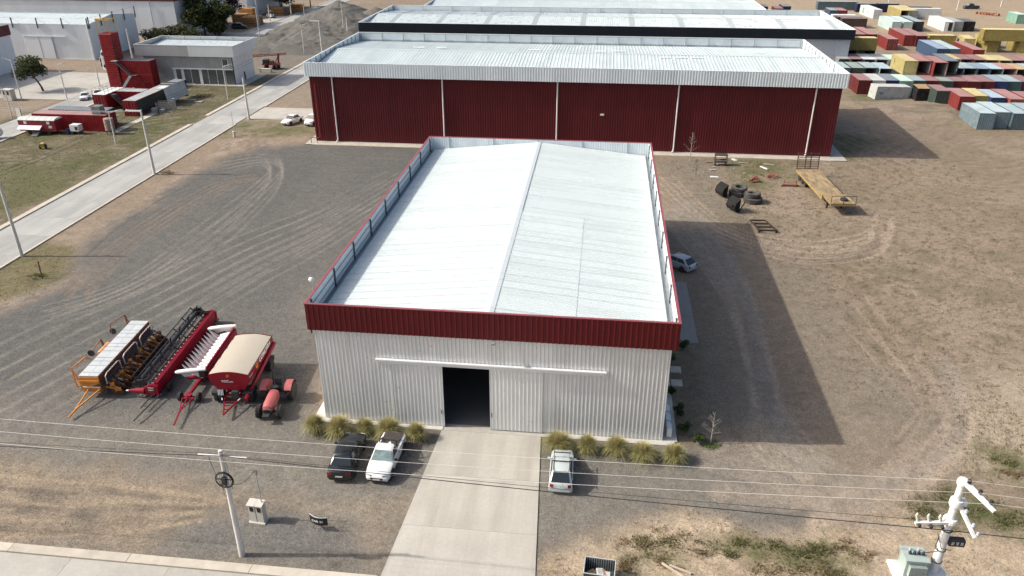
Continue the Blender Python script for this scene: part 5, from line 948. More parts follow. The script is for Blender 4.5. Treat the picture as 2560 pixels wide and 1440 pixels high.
for y in (10.6,11.9,13.2):
    MB().bar((-1.2,y,.48),(1.2,y,.48),.14).build('axle',DGR,tl)
    for x in (-1.2,1.2): wheel(tl,x,y,.48,.42)
for x in (-.9,.9): MB().box(x-.1,x+.1,2.6,2.8,0,1.3).build('landing_leg',DGR,tl)
rp=MB()
for k in range(9): rp.bar((-1.45,14.6+.03*k,1.25+k*.26),(1.45,14.6+.03*k,1.25+k*.26),.07)
for x in (-1.45,-.35,.35,1.45): rp.bar((x,14.55,1.15),(x,14.9,3.5),.1)
rp.build('loading_ramp',RUST,tl)
hb=MB()
for x in (-1.5,0,1.5): hb.bar((x,0,1.5),(x,0,2.5),.06)
hb.bar((-1.5,0,2.5),(1.5,0,2.5),.06); hb.build('head_rail',RUST,tl)
wheel_=tag(MB().lathe([(.22,-.12),(.42,-.13),(.48,0),(.42,.13),(.22,.12)],18,'z',(0,0,.13)).build('spare_tyre',RUBBER,None,True,loc=(49.9,48.5,1.55)),'spare tyre lying on the neck of the flatbed trailer','tyre')
def bigtyre(x,y,z,r,w,label,tilt=0):
    m=MB().lathe([(r*.5,-w/2+.04),(r*.58,-w/2),(r*.85,-w/2),(r*.93,-w*.4),(r*.93,w*.4),(r*.85,w/2),(r*.58,w/2),(r*.5,w/2-.04),(r*.5,-w/2+.04)],26,'z')
    for i in range(20):
        for s in (-1,1): a=2*math.pi*(i+(.5 if s>0 else 0))/20; a2=a+.2; m.bar((r*.95*math.cos(a),r*.95*math.sin(a),0),(r*.92*math.cos(a2),r*.92*math.sin(a2),s*w*.46),.1,.1)
    tag(m.build('tractor_tyre',mat('dusty_rubber',(.075,.07,.064),.9,0,.2,2,dirt=(.16,.14,.115),damt=.5,ds=2),None,loc=(x,y,z+w/2)),label,'tyre','big tyres stacked in two piles').rotation_euler=(R(tilt),0,0)
bigtyre(37.9,53.4,0,1.15,.62,'lower tyre of the farther tyre pile beside the black buckets'); bigtyre(38.1,53.5,.64,1.05,.56,'upper tyre of the farther tyre pile beside the black buckets',4); bigtyre(39.5,51.0,0,1.2,.66,'lower tyre of the nearer tyre pile beside the black buckets'); bigtyre(39.4,51.1,.68,1.05,.56,'upper tyre of the nearer tyre pile beside the black buckets',-3)
BK=mat('bucket_black',(.005,.005,.005),.85,0,.3,2)
def bucket(x,y,rz,label,teeth):
    o=thing('loader_bucket',label,'bucket',(x,y,0),rz,'loader buckets stood on edge'); pr=[(0,.05),(-.55,.25),(-.75,.75),(-.55,1.3),(.1,1.75)]; q=[(.05,.1),(-.48,.3),(-.66,.76),(-.5,1.24),(.08,1.68)]
    MB().prism(pr+q[::-1],'x',0,1.7).build('shell',BK,o)
    for x_ in (0,1.66): MB().prism(pr,'x',x_,x_+.04).build('cheek',BK,o)
    if teeth:
        MB().bar((1.5,.2,.1),(2.1,.4,1.5),.1).bar((1.2,-.7,.8),(1.4,-1.0,1.1),.12).build('arm',BK,o)
bucket(35.6,53.6,R(-62),'black loader bucket stood on edge, the farther of two',0); bucket(36.3,48.3,R(-58),'black loader bucket with an arm sticking up, the nearer of two',1)
rf=thing('steel_skid','rusty rectangular steel frame lying on the bare earth','frame',(38.6,40.6,.05),R(3)); DR=mat('dark_rust',(.05,.03,.025),.8,.1,.3,3)
for p,q in (((0,0,.25),(2,0,.25)),((0,0,.25),(-.4,3.2,.25)),((2,0,.25),(1.4,3.2,.25)),((-.4,3.2,.25),(1.4,3.2,.25)),((-.15,1.2,.2),(1.75,1.2,.2)),((-.3,2.2,.2),(1.55,2.2,.2))): MB().bar(p,q,.12,.16).build('frame_bar',DR,rf)
MB().bar((-.4,3.2,.25),(-.9,2.4,.1),.06).build('stay',DR,rf); MB().box(-.1,.1,0,.1,-.05,.2).box(1.9,2.1,.0,.1,-.05,.2).build('foot',DR,rf)
oc=thing('old_cart','derelict green-topped cart against the maroon shed','cart',(36.4,65.7,0),R(2)); MB().box(0,1.8,0,.9,1.5,1.62).build('top',cm('green')[0],oc)
for x,y in ((.05,.05),(1.7,.05),(.05,.8),(1.7,.8)): MB().box(x,x+.08,y,y+.08,.4,1.5).build('post',RUST,oc)
MB().box(.1,1.7,.1,.85,.45,.8).build('body',RUST,oc); MB().box(.1,1.7,0,.09,.7,.8).build('shelf',GRP,oc)
for x in (.1,1.6): wheel(oc,x,.2,.3,.18)
MB().bar((-.1,.4,.4),(-1.1,.3,.35),.1).build('drawbar',RUST,oc)
SR=mat('scrap_red',(.2,.045,.035),.7,0,.25,3,dirt=RUSTC,damt=.4)
def scrap(name,label,x,y,parts,m_,rz=0):
    o=thing(name,label,'scrap',(x,y,0),rz)
    for p,q,w in parts: MB().bar(p,q,w).build('bar',m_,o)
s1=scrap('red_scrap','tangled red implement parts on the grass by the shed, left heap',40.3,58.9,[((0,0,.2),(1.2,.3,.5),.2),((.2,.5,.2),(1.3,-.2,.4),.16),((.1,-.3,.3),(.9,.6,.6),.14),((.5,-.4,.1),(.6,.6,.5),.18),((1.,-.2,.1),(1.1,.5,.6),.12)],SR)
s2=scrap('red_scrap','red folded frame on the grass by the shed, middle heap',43.0,61.0,[((0,0,.15),(1.6,.4,.3),.12),((0,0,.15),(.6,1.0,.3),.12),((.6,1,.3),(1.7,.6,.25),.1),((1.6,.4,.3),(.8,-.3,.2),.12),((.3,.4,.2),(1.4,.9,.2),.09)],mat('scrap_pink',(.36,.12,.1),.7,0,.2,3))
s3=scrap('red_scrap','long red bar frame lying in front of the other red heaps',44.4,57.6,[((0,0,.12),(2.3,.1,.12),.16),((.3,.0,.2),(.4,.5,.7),.12),((2.0,0,.2),(1.9,.4,.6),.12),((.2,.4,.1),(2.1,.4,.1),.1)],SR)
for i,(u,v,sx_,sy_,rz) in enumerate(((1786,443,1.1,.5,.1),(1782,425,1.,.5,.3),(1785,418,.5,.4,0),(1836,400,.5,.9,.5),(1858,408,1.2,.35,.1),(1910,420,.35,1.4,.6),(1922,412,1.4,.5,0),(1836,422,.3,.3,.2),(1862,434,.4,.3,.4),(2065,410,1.0,.5,-.3))):
    q=gp(u,v); tag(MB().obox((0,0,.06),(sx_,sy_,.1),R(2),R(3),rz).build('offcut',CORN if i in(3,5,0) else WG,loc=(q.x,q.y,gz(q.x,q.y))),f'pale offcut on the ground before the maroon shed, {ORD[i]} of ten',"offcut",'pale offcuts before the maroon shed')
# side pad, planter slabs, air conditioners beside the hall
tag(MB().box(26.15,29.0,14.2,26.3,-.1,.07).build('concrete_pad',mat('pad_concrete',(.28,.27,.25),.85,0,.1,.4,dirt=(.2,.19,.17),damt=.5,ds=.4)),kind='structure')
for x,y in ((26.7,9.7),(26.65,7.7)): tag(MB().box(-.45,.45,-.45,.45,-.05,.08).build('stepping_slab',KERB,loc=(x,y,0)),f"square stepping slab in the planting bed, {'farther' if y>9 else 'nearer'} of two",'slab')
for i in range(3):
    a=thing('air_conditioner',f"white air conditioner box beside the hall corner, {['nearest','middle','farthest'][i]} of three",'air conditioner',(25.35,.35+i*1.1,.1),0,'air conditioners beside the hall'); MB().box(0,.35,0,.9,.05,.8).build('case',CORN,a); MB().lathe([(0,0),(.3,0),(.3,.02),(0,.02)],16,'x',(.352,.42,.42)).build('fan_grille',GRP,a); MB().box(.02,.1,.1,.2,0,.05).box(.02,.1,.7,.8,0,.05).build('foot',STEEL,a); MB().tube((.3,.8,.802),(.3,.8,.82),.04).build('cap',BLACK,a)
# ------------------------------------------------------------------ poles, wires, small street things
def tp_pole(o,h,r0,r1,m=POLE,n=14): return MB().tube((0,0,-.3),(0,0,h),r0,r1,n).build('shaft',m,o,True)
lp=thing('utility_pole','slender concrete pole with coiled cable by the front kerb','pole',(-.6,-13.75,0)); tp_pole(lp,7.85,.19,.11); MB().box(-1.35,-.12,-.05,.05,7.42,7.5).box(.12,1.5,-.05,.05,7.42,7.5).build('crossarm',POLEW,lp)
co=[(.52*math.cos(t),-.16,5.9+.55*math.sin(t)) for t in [2*math.pi*i/28 for i in range(29)]]; cl=MB().path(co,.035,6).path([(q[0]*.93,q[1]-.05,5.9+(q[2]-5.9)*.93) for q in co],.03,6).build('cable_coil',WIREB,lp,True); MB().bar((-.5,-.12,5.9),(.5,-.12,5.9),.05).bar((0,-.12,5.4),(0,-.12,6.4),.05).build('coil_bracket',STEEL,cl); MB().box(-.12,.12,-.3,-.12,5.6,6.1).build('splice_box',BLACK,lp)
def curve(p,q,sag,n=16): p,q=Vector(p),Vector(q); return [p+(q-p)*(i/n)-Vector((0,0,sag*4*(i/n)*(1-i/n))) for i in range(n+1)]
MB().path(curve((-.75,0,7.4),(-.1,-.1,5.0),.5,8),.015,5).path(curve((.2,0,7.4),(.35,-.1,5.2),.4,8),.012,5).path(curve((-.3,-.1,6.),(-.2,-.1,4.6),.2,8),.012,5).build('loose_cable',WIREB,lp)
mt_=thing('meter_cabinets','pair of white concrete meter cabinets with a thin service mast','cabinet',(-.75,-10.9,0),R(-4)); 
for x in (-.47,.03): MB().box(x,x+.44,-.2,.25,0,1.42).build('cabinet',PLINTH,mt_); MB().obox((x+.22,.0,1.46),(.54,.6,.06),R(8)).build('hood',PLINTH,mt_); MB().box(x+.1,x+.34,-.215,-.195,.9,1.25).build('recess',BLACK,mt_)
MB().box(-.55,.55,-.3,.3,-.05,.06).build('base',PLINTH,mt_); mm_=MB().tube((.35,.1,1.4),(.35,.1,4.1),.035,n=8).build('mast',GALV,mt_)
for k in range(3): MB().tube((.27,.1,3.7+k*.13),(.43,.1,3.7+k*.13),.03).build('insulator',BLACK,mm_)
tag(MB().path(curve((-.6,-13.85,5.6),(-.42,-10.8,4.05),.5),.014,5).build('service_cable',WIREB),'thin cable drooping from the coil to the service mast','cable')
sg=thing('curved_sign','small curved black sign with white letters on a splayed stand','sign',(3.3,-11.15,0),R(-12)); n=10; pts=[(-.62+1.24*i/n,-.18*math.sin(math.pi*i/n)) for i in range(n+1)]
MB().add([(x,y,z) for z in (.45,1.05) for x,y in pts]+[(x,y+.04,z) for z in (.45,1.05) for x,y in pts],[(i,i+1,n+2+i,n+1+i) for i in range(n)]+[(2*n+2+i,2*n+3+i,3*n+4+i,3*n+3+i) for i in range(n)]+[(n+1+i,n+2+i,3*n+4+i,3*n+3+i) for i in range(n)]).build('panel',BLACK,sg); MB().path([(x,y+.02,1.06) for x,y in pts],.025,5).build('panel_edge',LID,sg)
tms=text_mesh('CASE',.2,WPR,.1); inst('lettering',tms,sg,(-.14,-.192,.76),(math.pi/2,0,R(-3))); inst('lettering',text_mesh('IH',.2,WPR,.2),sg,(.27,-.165,.76),(math.pi/2,0,R(13)))
for x in (-.45,.5): MB().bar((x*.25,-.08,.5),(x,-.1,0),.035).build('stand_leg',STEEL,sg)
# transformer pole
tpz=thing('transformer_pole','thick white pole with slanted arms and a pale green transformer','pole',(37.85,-14.2,0)); tp_pole(tpz,9.7,.3,.165,POLEW,18)
def arm(p,q,w0,w1,h,nm):
    p,q=Vector(p),Vector(q); d=(q-p).normalized(); x=d.cross(Vector((0,0,1))).normalized(); u=x.cross(d)
    r=lambda c,w,hh:[c-x*w/2-u*hh/2,c+x*w/2-u*hh/2,c+x*w/2+u*hh/2,c-x*w/2+u*hh/2]
    o=MB(); o.hexa(r(p,w0,h),r(q,w1,h*.8)); return o.build(nm,POLEW,tpz)
MB().lathe([(0,9.55),(.24,9.55),(.27,9.7),(.22,9.86),(0,9.9)],16).build('cap',POLEW,tpz,True)
a1=arm((.0,.05,9.78),(.78,-1.75,9.5),.3,.16,.16,'top_arm'); 
for t in (.18,.52,.86):
    c=Vector((.0,.05,9.92)).lerp(Vector((.85,-1.65,9.62)),t); MB().lathe([(0,0),(.09,.0),(.09,.05),(.05,.07),(.1,.1),(.1,.14),(.05,.17),(.07,.2),(0,.24)],10,'z',c).build('insulator',BLACK,a1)
a2=arm((.15,.1,8.35),(.62,-1.3,7.4),.17,.13,.16,'lower_arm'); MB().lathe([(0,8.2),(.28,8.2),(.3,8.3),(.3,8.5),(.28,8.6),(0,8.6)],16).box(-.1,.5,-.1,.25,8.25,8.52).build('collar',POLEW,tpz)
for t in (.35,.75,1.0): c=Vector((.22,.1,8.4)).lerp(Vector((.75,-1.25,7.5)),t); MB().lathe([(0,0),(.06,0),(.1,.08),(.06,.12),(.1,.18),(0,.25)],10,'z',c).build('insulator',GALV,a2)
a3=arm((-.1,-.2,7.25),(-1.75,-.3,7.15),.17,.15,.17,'side_arm'); MB().lathe([(0,7.05),(.3,7.05),(.34,7.15),(.34,7.3),(.3,7.4),(0,7.4)],16).build('collar',POLEW,tpz)
for k in range(3):
    x=-.5-k*.55; MB().lathe([(0,0),(.07,0),(.09,.06),(.05,.1),(.09,.15),(0,.2)],10,'y',(x+.02,-.5,7.12)).build('insulator',BLACK,a3); MB().tube((x-.05,-.25,7.25),(x-.12,-.15,7.55),.05,.07).tube((x-.12,-.15,7.55),(x-.05,-.1,7.62),.05).build('fuse_holder',mat('fuse_porcelain',(.5,.52,.45),.4),a3)
MB().box(.2,.95,-.25,.05,5.75,6.15).build('switch_box',BLACK,tpz)
for k in range(3): MB().box(.3+k*.22,.42+k*.22,-.27,-.251,5.85,6.05).build('switch_insulator',GALV,tpz)
MB().path([(-.35,-.2,6.3),(-.5,-.4,5.9),(-.35,-.5,5.6),(-1.0,-.4,5.3),(-1.3,-.2,5.15)],.022,5).path([(-.3,.1,6.2),(-.2,-.4,5.7),(.3,-.4,5.6)],.02,5).build('jumper_cable',WIREB,tpz)
MB().prism([(-2.2,-.95),(.35,-.7),(.5,.2),(.3,.55),(-2.2,.45)],'z',3.7,3.85).build('platform',POLEW,tpz); MB().lathe([(.34,3.1),(.5,3.4),(.62,3.7),(0,3.7)],16).build('platform_corbel',POLEW,tpz,True)
TG=mat('transformer_green',(.36,.43,.405),.45,0,.06,1,dirt=(.29,.34,.32),damt=.3); tf_=MB().box(-1.75,-.7,-.65,.3,3.87,4.9).box(-1.82,-.63,-.72,.37,4.9,4.98).build('transformer',TG,tpz)
for k in range(13): MB().box(-1.6+k*.065,-1.57+k*.065,-.88,-.651,4.0,4.7).build('cooling_fin',TG,tf_)
for k in range(10): MB().box(-.699,-.5,-.55+k*.08,-.52+k*.08,4.0,4.7).build('cooling_fin',TG,tf_)
for k in range(4): MB().lathe([(.05,0),(.08,.03),(.05,.06),(.08,.09),(.05,.12),(.07,.16),(.02,.24)],10,'z',(-1.5+k*.22,-.2,4.98)).build('bushing',BLACK,tf_)
for k in range(2): MB().lathe([(.04,0),(.06,.03),(.04,.06),(.02,.16)],10,'z',(-1.4+k*.4,.1,4.98)).build('bushing',PWH,tf_)
MB().bar((.1,-.3,4.4),(.75,-.55,3.9),.05).build('stay_bar',LID,tpz)
for z in (5.3,4.5,6.6): MB().lathe([(.268,z),(.268,z+.04)],16).build('band',STEEL,tpz)
# overhead wires
def wire(label,pts,r,m): tag(MB().path(pts,r,5).build('overhead_wire',m),label,'wire')
for i,(zl,zr,dy) in enumerate(((9.94,9.93,-.32),(9.24,9.75,-.95),(8.53,9.62,-1.5))):
    yl=-14.2; L0=(-40,-14.2+dy*.3,[10.2,9.5,8.8][i]); A=(38.0+.33*(i),-14.2+dy,zr+.12)
    wire(f"thin bare overhead wire, {['highest','middle','lowest'][i]} of the three pale ones",curve(L0,A,.75+.1*i,24)+curve(A,(110,-15+dy,zr),1.2,16)[1:],.0095,WIREW)
wire('thick black cable strung from the left pole to the white pole',curve((-40,-14.3,7.4),(-.55,-13.85,7.55),.35,14)+curve((-.55,-13.85,7.55),(37.4,-14.4,6.75),.15,20)[1:]+curve((37.4,-14.4,6.75),(110,-14.6,6.2),.6,14)[1:],.024,WIREB)
wire('thin dark cable above the thick black one',curve((-40,-14.,7.6),(-1.2,-13.7,7.55),.3,14)+curve((-1.2,-13.7,7.55),(36.4,-14.4,7.3),.2,20)[1:],.012,WIREB)
# road poles and lamps
def lamp_pole(x,y,h,label,armx,arm_l=1.6,r=.12,m=POLE,up=.25):
    o=thing('street_lamp',label,'street lamp',(x,y,0),0,'street lamps'); tp_pole(o,h,r,r*.65,m,10); MB().tube((0,0,h-.15),(armx*arm_l,0,h+up),.05).build('arm',m,o); MB().obox((armx*(arm_l+.25),0,h+up+.02),(.6,.22,.1)).build('lamp_head',GALV,o); return o
def cpole(x,y,h,label,armx=0,r=.2):
    o=thing('road_pole',label,'pole',(x,y,0),0,'concrete poles along the roads'); tp_pole(o,h,r,r*.6); 
    if armx: MB().box(min(0,armx*2.2),max(0,armx*2.2),-.08,.08,h-.25,h-.05).build('crossarm',POLEW,o); MB().lathe([(0,0),(.07,.02),(.05,.1),(0,.16)],8,'z',(armx*2.0,0,h-.05)).build('insulator',PWH,o)
    return o
cpole(-43.0,53.1,9.2,'tall concrete road pole with side arm at the gravel yard edge',-1); cpole(-42.9,25.0,9.,'concrete road pole cut by the left edge',-1,.2); cpole(-42.3,83.9,7.2,'concrete road pole at the apron corner'); cpole(-46.6,136.5,9.5,'concrete road pole with side arm before the gravel heap',-1)
lamp_pole(-57.4,67.3,5.1,'thin lamp post on the lawn beside the tall road pole',1,1.8); lamp_pole(-52.3,97.3,6.5,'thin lamp post beside the office corner',1,1.4); lamp_pole(-84.2,95.,6.6,'lamp post on the street before the concrete yard',1,.9); lamp_pole(-92.3,93.1,7.6,'lamp post beside the white kiosk',-1,1.2); lamp_pole(-83.9,105.6,4.5,'short lamp post beside the tower foot',-1,.4); lamp_pole(-84.6,80,5,'lamp post behind the blank board',-1,.4)
lamp_pole(-54.8,146.3,7.,'lamp post left of the road pole before the gravel heap',1,1.3); lamp_pole(-54.4,177.5,9,'lamp post in front of the gravel heap peak',1,1.6); lamp_pole(-76.4,170,8,'lamp post behind the office roof',-1,1.8); lamp_pole(-76.3,206,9,'lamp post farther up the street',-1,1.5)
cpole(-84.9,190,11,'tall pole beside the timber stacks'); cpole(-83.8,214,11,'tall pole beside the dark tree up the street'); cpole(-94,170.5,9.5,'leaning pale pole before the big tree'); cpole(-52.3,174.5,5,'short post with dark plate at the heap'); cpole(-85.5,200,5,'gate post at the timber yard'); cpole(139.2,249,10,'pole beside the dark pickup at the top right'); cpole(158.5,261,9,'pole at the top right corner'); cpole(116,248,9,'pole behind the navy containers'); cpole(-80,113,10.5,'pale pole beside the red tower')
for i,x in enumerate((-43.9,-45.0)): wire(f"sagging cable along the road, {['outer','inner'][i]} one",curve((x,25,8.8),(x,53.1,9.),.6,12)+curve((x,53.1,9.),(x-3,136.5,9.3),1.4,20)[1:],.018,WIREB)
for i in range(3): wire(f"pale wire slanting over the compound, {ORD[i]} of three",curve((-43.9-i*.5,53.1,9.),(-92.3,60+i*2.5,8.6),1.,16),.016,GALV)
fp=tag(MB().bar((0,0,-.2),(-.1,.2,1.9),.1).build('stake',RUST,loc=(-37,20.,0)),'dark wooden stake leaning at the verge of the gravel yard','post')
# crate and planks at the bottom edge
cr=thing('metal_crate','open dark metal crate with rubbish at the bottom edge','crate',(19.75,-13.75,0),R(-4)); 
for nm,b in (('back_panel',(0,1.75,1.2,1.24,.1,.95)),('front_panel',(0,1.75,0,.04,.1,.95)),('side_panel',(0,.04,.04,1.2,.1,.95)),('side_panel',(1.71,1.75,.04,1.2,.1,.95)),('floor',(.04,1.71,.04,1.2,.1,.14))): MB().box(*b).build(nm,mat('crate_sheet',(.07,.085,.08),.6,.2,.2,2),cr)
for k in range(12): MB().box(.1+k*.135,.14+k*.135,1.17,1.199,.15,.93).build('rib',GRP,cr)
MB().path([(0,0,0.96),(1.75,0,0.96),(1.75,1.24,0.96),(0,1.24,0.96),(0,0,0.96)],.03,5).build('rim',LID,cr); MB().obox((.9,.7,.35),(.4,.5,.3),.2,.3,.4).obox((1.3,.6,.4),(.3,.3,.4),.5,.2,.1).build('rubbish',PWH,cr); MB().obox((.4,.6,.3),(.5,.4,.3),.4,.1,.8).obox((1.15,.5,.6),(.12,.5,.06),.4,0,.3).build('rubbish',ply,cr)
for i,(u,v,l,a) in enumerate(((1685,1430,1.7,-.62),(1700,1426,1.3,-.35))): q=gp(u,v); tag(MB().obox((0,0,.1),(l,.12,.1),R(4),R(3),a).build('plank',mat('pale_timber',(.5,.42,.32),.8,0,.1,2),loc=(q.x,q.y,gz(q.x,q.y))),['longer pale plank lying on the sand by the crate','shorter pale plank lying on the sand by the crate'][i],'plank')
# timber stacks, white loader, drill rig, beam, rubble
TIM=mat('sawn_timber',(.4,.2,.07),.8,0,.2,1.2,dirt=(.2,.1,.05),damt=.35)
def stack(x,y,w,d,nz,label,rz=0):
    o=thing('timber_stack',label,'timber',(x,y,0),rz,'stacks of sawn timber'); n=max(2,round(d/.9))
    for k in range(nz):
        for j in range(n): MB().box(random.uniform(-.1,.1),w+random.uniform(-.1,.1),j*.9,j*.9+.82,k*.85,k*.85+.74).build('timber_pack',TIM,o)
for i,(x,y,w,d,nz) in enumerate(((-90.5,189.5,4.5,4,3),(-96,196,4,4,3),(-97,203.5,4.5,3,4),(-88.4,193.2,2.5,3,3),(-92,213,5,4,3),(-102,206,4,5,4),(-87,221,4,4,3))): stack(x,y,w,d,nz,f"stack of orange sawn timber, {ORD[i]} of seven counted from the street corner")
wl=thing('white_forklift','white forklift parked in the timber yard','forklift',(-88.3,207.6,0),R(60)); MB().box(-.7,.7,-1.2,1.3,.4,1.2).build('body',PWH,wl); MB().box(-.6,.6,-.5,.7,2.1,2.2).build('roof',PWH,wl); MB().bar((-.5,-1.4,.1),(-.5,-1.4,2.6),.12).bar((.5,-1.4,.1),(.5,-1.4,2.6),.12).bar((-.3,-1.4,.2),(-.3,-2.6,.2),.1).bar((.3,-1.4,.2),(.3,-2.6,.2),.1).build('mast',DGR,wl)
for x in (-.55,.55):
    for y in (-.4,.6): MB().bar((x,y,1.2),(x,y,2.1),.08).build('roof_post',DGR,wl)
    for y in (-.8,.9): wheel(wl,x,y,.35,.25)
dr=thing('drill_rig','red truck-mounted drill rig with folded lattice mast on the grass','drill rig',(-55.4,127.6,0),R(4)); DRR=mat('rig_red',(.26,.03,.035),.6,0,.15,1.5,dirt=RUSTC,damt=.3)
MB().box(-2.2,1.6,-.7,.7,.9,1.3).build('chassis',DRR,dr); MB().box(-2.0,-.8,-.75,.75,1.3,2.1).build('engine',DGR,dr); MB().box(-.6,.3,-.6,.6,1.3,1.9).build('winch',BRN,dr); MB().bar((1.4,0,1.2),(1.6,0,3.3),.35).bar((.6,0,1.3),(1.5,0,2.8),.16).build('mast_support',DRR,dr)
ms=MB()
for dz in (0,.35):
    for dy in (-.2,.2): ms.bar((-6.3,dy,2.5+dz),(3.4,dy,3.2+dz),.09)
for k in range(16): x=-6.2+k*.6; z=2.5+(x+6.3)*.072; ms.bar((x,-.2,z),(x+.6,-.2,z+.38),.05).bar((x,.2,z+.35),(x+.6,.2,z+.05),.05)
ms.build('lattice_mast',DRR,dr)
for x in (-1.5,.4,1.2):
    for y in (-.75,.75): wheel(dr,x,y,.52,.35)
tag(MB().box(-1.4,1.4,-.35,.35,0,.8).box(-1.45,-1.2,-.4,.4,.1,.9).build('concrete_beam',PLINTH,loc=(-55.6,123.8,0),rot=(0,0,R(-5))),'short white concrete block lying on the grass below the drill rig','concrete block')
BRK=mat('brick_rubble',(.28,.12,.075),.9,0,.25,2)
for i in range(9): tag(MB().obox((0,0,.35),(random.uniform(.8,1.8),random.uniform(.5,1),.7),random.uniform(-.3,.3),random.uniform(-.3,.3),random.uniform(0,3)).build('rubble_piece',BRK,loc=(142.3+i*.55,240.5-i*.55+random.uniform(-1,1),0)),f'broken brick rubble piece in the far sandy yard, {ORD[i]} from the left','rubble','brick rubble in the far yard')
# gravel heap
hx,hy=np.meshgrid(np.linspace(-76.2,-40,120),np.linspace(143,226,200)); 
def bump(cx,cy,rx,ry,h): return h*np.maximum(0,1-np.sqrt(((hx-cx)/rx)**2+((hy-cy)/ry)**2))
hz=np.maximum.reduce([bump(-63.5,203,16,20,6.2),bump(-59,195,15,20,4.4),bump(-66,186,15,22,3.2),bump(-61,170,16,24,2.9),bump(-68,165,9,18,2.0),bump(-56,160,14,16,2.0),bump(-52,205,13,18,4.4),bump(-47,196,9,16,3),bump(-70,150,7,9,1.2)])
hz+=(hz>.02)*((vnoise(hx,hy,.16,81,5)-.5)*2.2*np.clip(hz,0,1)+(vnoise(hx,hy,.7,82,3)-.5)*.5*np.clip(hz,0,1)); hz-=.06
hm=MB(); nr,nc=hx.shape; hm.v=[tuple(p) for p in np.stack([hx,hy,hz],-1).reshape(-1,3)]; hm.f=[(r*nc+c,r*nc+c+1,(r+1)*nc+c+1,(r+1)*nc+c) for r in range(nr-1) for c in range(nc-1)]
gpile=hm.build('gravel_heap',mat('heap_gravel',(.115,.108,.094),.95,0,.22,.12,bump=.4,bs=2,dirt=(.165,.145,.115),damt=.45,ds=.09,fine=.15),None,True); tag(gpile,'long grey gravel and sand heap behind the office','gravel heap')
# ------------------------------------------------------------------ vegetation
def vcol_mat(name,rough=.8,trans=.25):
    m=bpy.data.materials.new(name); m.use_nodes=True; N=m.node_tree.nodes; L=m.node_tree.links; b=N['Principled BSDF']; a=N.new('ShaderNodeVertexColor'); a.layer_name='Col'; L.new(a.outputs[0],b.inputs['Base Color']); b.inputs['Roughness'].default_value=rough; b.inputs['Specular IOR Level'].default_value=.2
    if trans:
        t=N.new('ShaderNodeBsdfTranslucent'); L.new(a.outputs[0],t.inputs[0]); mx=N.new('ShaderNodeMixShader'); mx.inputs[0].default_value=trans; L.new(b.outputs[0],mx.inputs[1]); L.new(t.outputs[0],mx.inputs[2]); L.new(mx.outputs[0],N['Material Output'].inputs[0])
    return m
LEAF=vcol_mat('foliage'); 
def np_mesh(name,V,F,cols,m):
    me=bpy.data.meshes.new(name); V=np.asarray(V,np.float32); F=np.asarray(F,np.int32); me.vertices.add(len(V)); me.vertices.foreach_set('co',V.ravel()); k=F.shape[1]
    me.loops.add(F.size); me.loops.foreach_set('vertex_index',F.ravel()); me.polygons.add(len(F)); me.polygons.foreach_set('loop_start',np.arange(0,F.size,k,dtype=np.int32)); me.update(calc_edges=True)
    a=me.color_attributes.new('Col','FLOAT_COLOR','POINT'); a.data.foreach_set('color',np.concatenate([cols,np.ones((len(V),1))],1).astype(np.float32).ravel()); me.materials.append(m); return me
def tussock(seed,r=1.3,h=1.38,n=2600):
    g=np.random.default_rng(seed); az=g.uniform(0,2*np.pi,n); lean=np.abs(g.normal(0,1,n)); lean=np.clip(lean*.55,.03,1.35); ln=h*g.uniform(.7,1.12,n); w=g.uniform(.012,.03,n)
    base=np.stack([g.normal(0,.1*r,n),g.normal(0,.1*r,n),np.zeros(n)],-1); d=np.stack([np.cos(az),np.sin(az)],-1); V=[];cl=[]; per=np.stack([-d[:,1],d[:,0],np.zeros(n)],-1)
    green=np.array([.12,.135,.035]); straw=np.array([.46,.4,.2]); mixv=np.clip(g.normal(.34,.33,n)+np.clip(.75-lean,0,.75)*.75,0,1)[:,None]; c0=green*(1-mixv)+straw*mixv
    segs=4
    for s in range(segs+1):
        t=s/segs; bend=lean*(t**1.6); rad=np.sin(np.clip(bend,0,1.5))*ln*t*.95; z=ln*t*np.cos(bend*.9)*1.0-.25*lean*ln*t**3
        c=base+np.concatenate([d*rad[:,None],np.maximum(z,.01)[:,None]],1); ww=(w*(1-t*.85))[:,None]
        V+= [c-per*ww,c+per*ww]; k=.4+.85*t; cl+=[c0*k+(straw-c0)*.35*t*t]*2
    V=np.concatenate(V).reshape(2*(segs+1),n,3).transpose(1,0,2).reshape(-1,3); cl=np.concatenate(cl).reshape(2*(segs+1),n,3).transpose(1,0,2).reshape(-1,3); q=2*(segs+1); b0=np.arange(n)*q
    F=np.concatenate([np.stack([b0+2*s,b0+2*s+1,b0+2*s+3,b0+2*s+2],-1) for s in range(segs)]); return np_mesh('blades',V,F,cl,LEAF)
TU=[tussock(s) for s in range(4)]
spots=[(-.25,-1.75,1.),(1.65,-1.7,1.12),(3.35,-1.4,1.),(5.15,-1.45,.95),(7.35,-1.7,1.),(17.6,-1.75,1.12),(19.7,-1.8,1.),(21.75,-1.85,1.),(23.6,-2.05,1.),(25.75,-2.1,1.02)]
TL=['leftmost, at the hall corner','second from the left, tallest there','above the black sedan bonnet','behind the white pickup','next to the driveway left edge','in front of the silver estate bonnet','right of the silver estate','third right of the driveway','fourth right of the driveway','rightmost, at the hall corner']
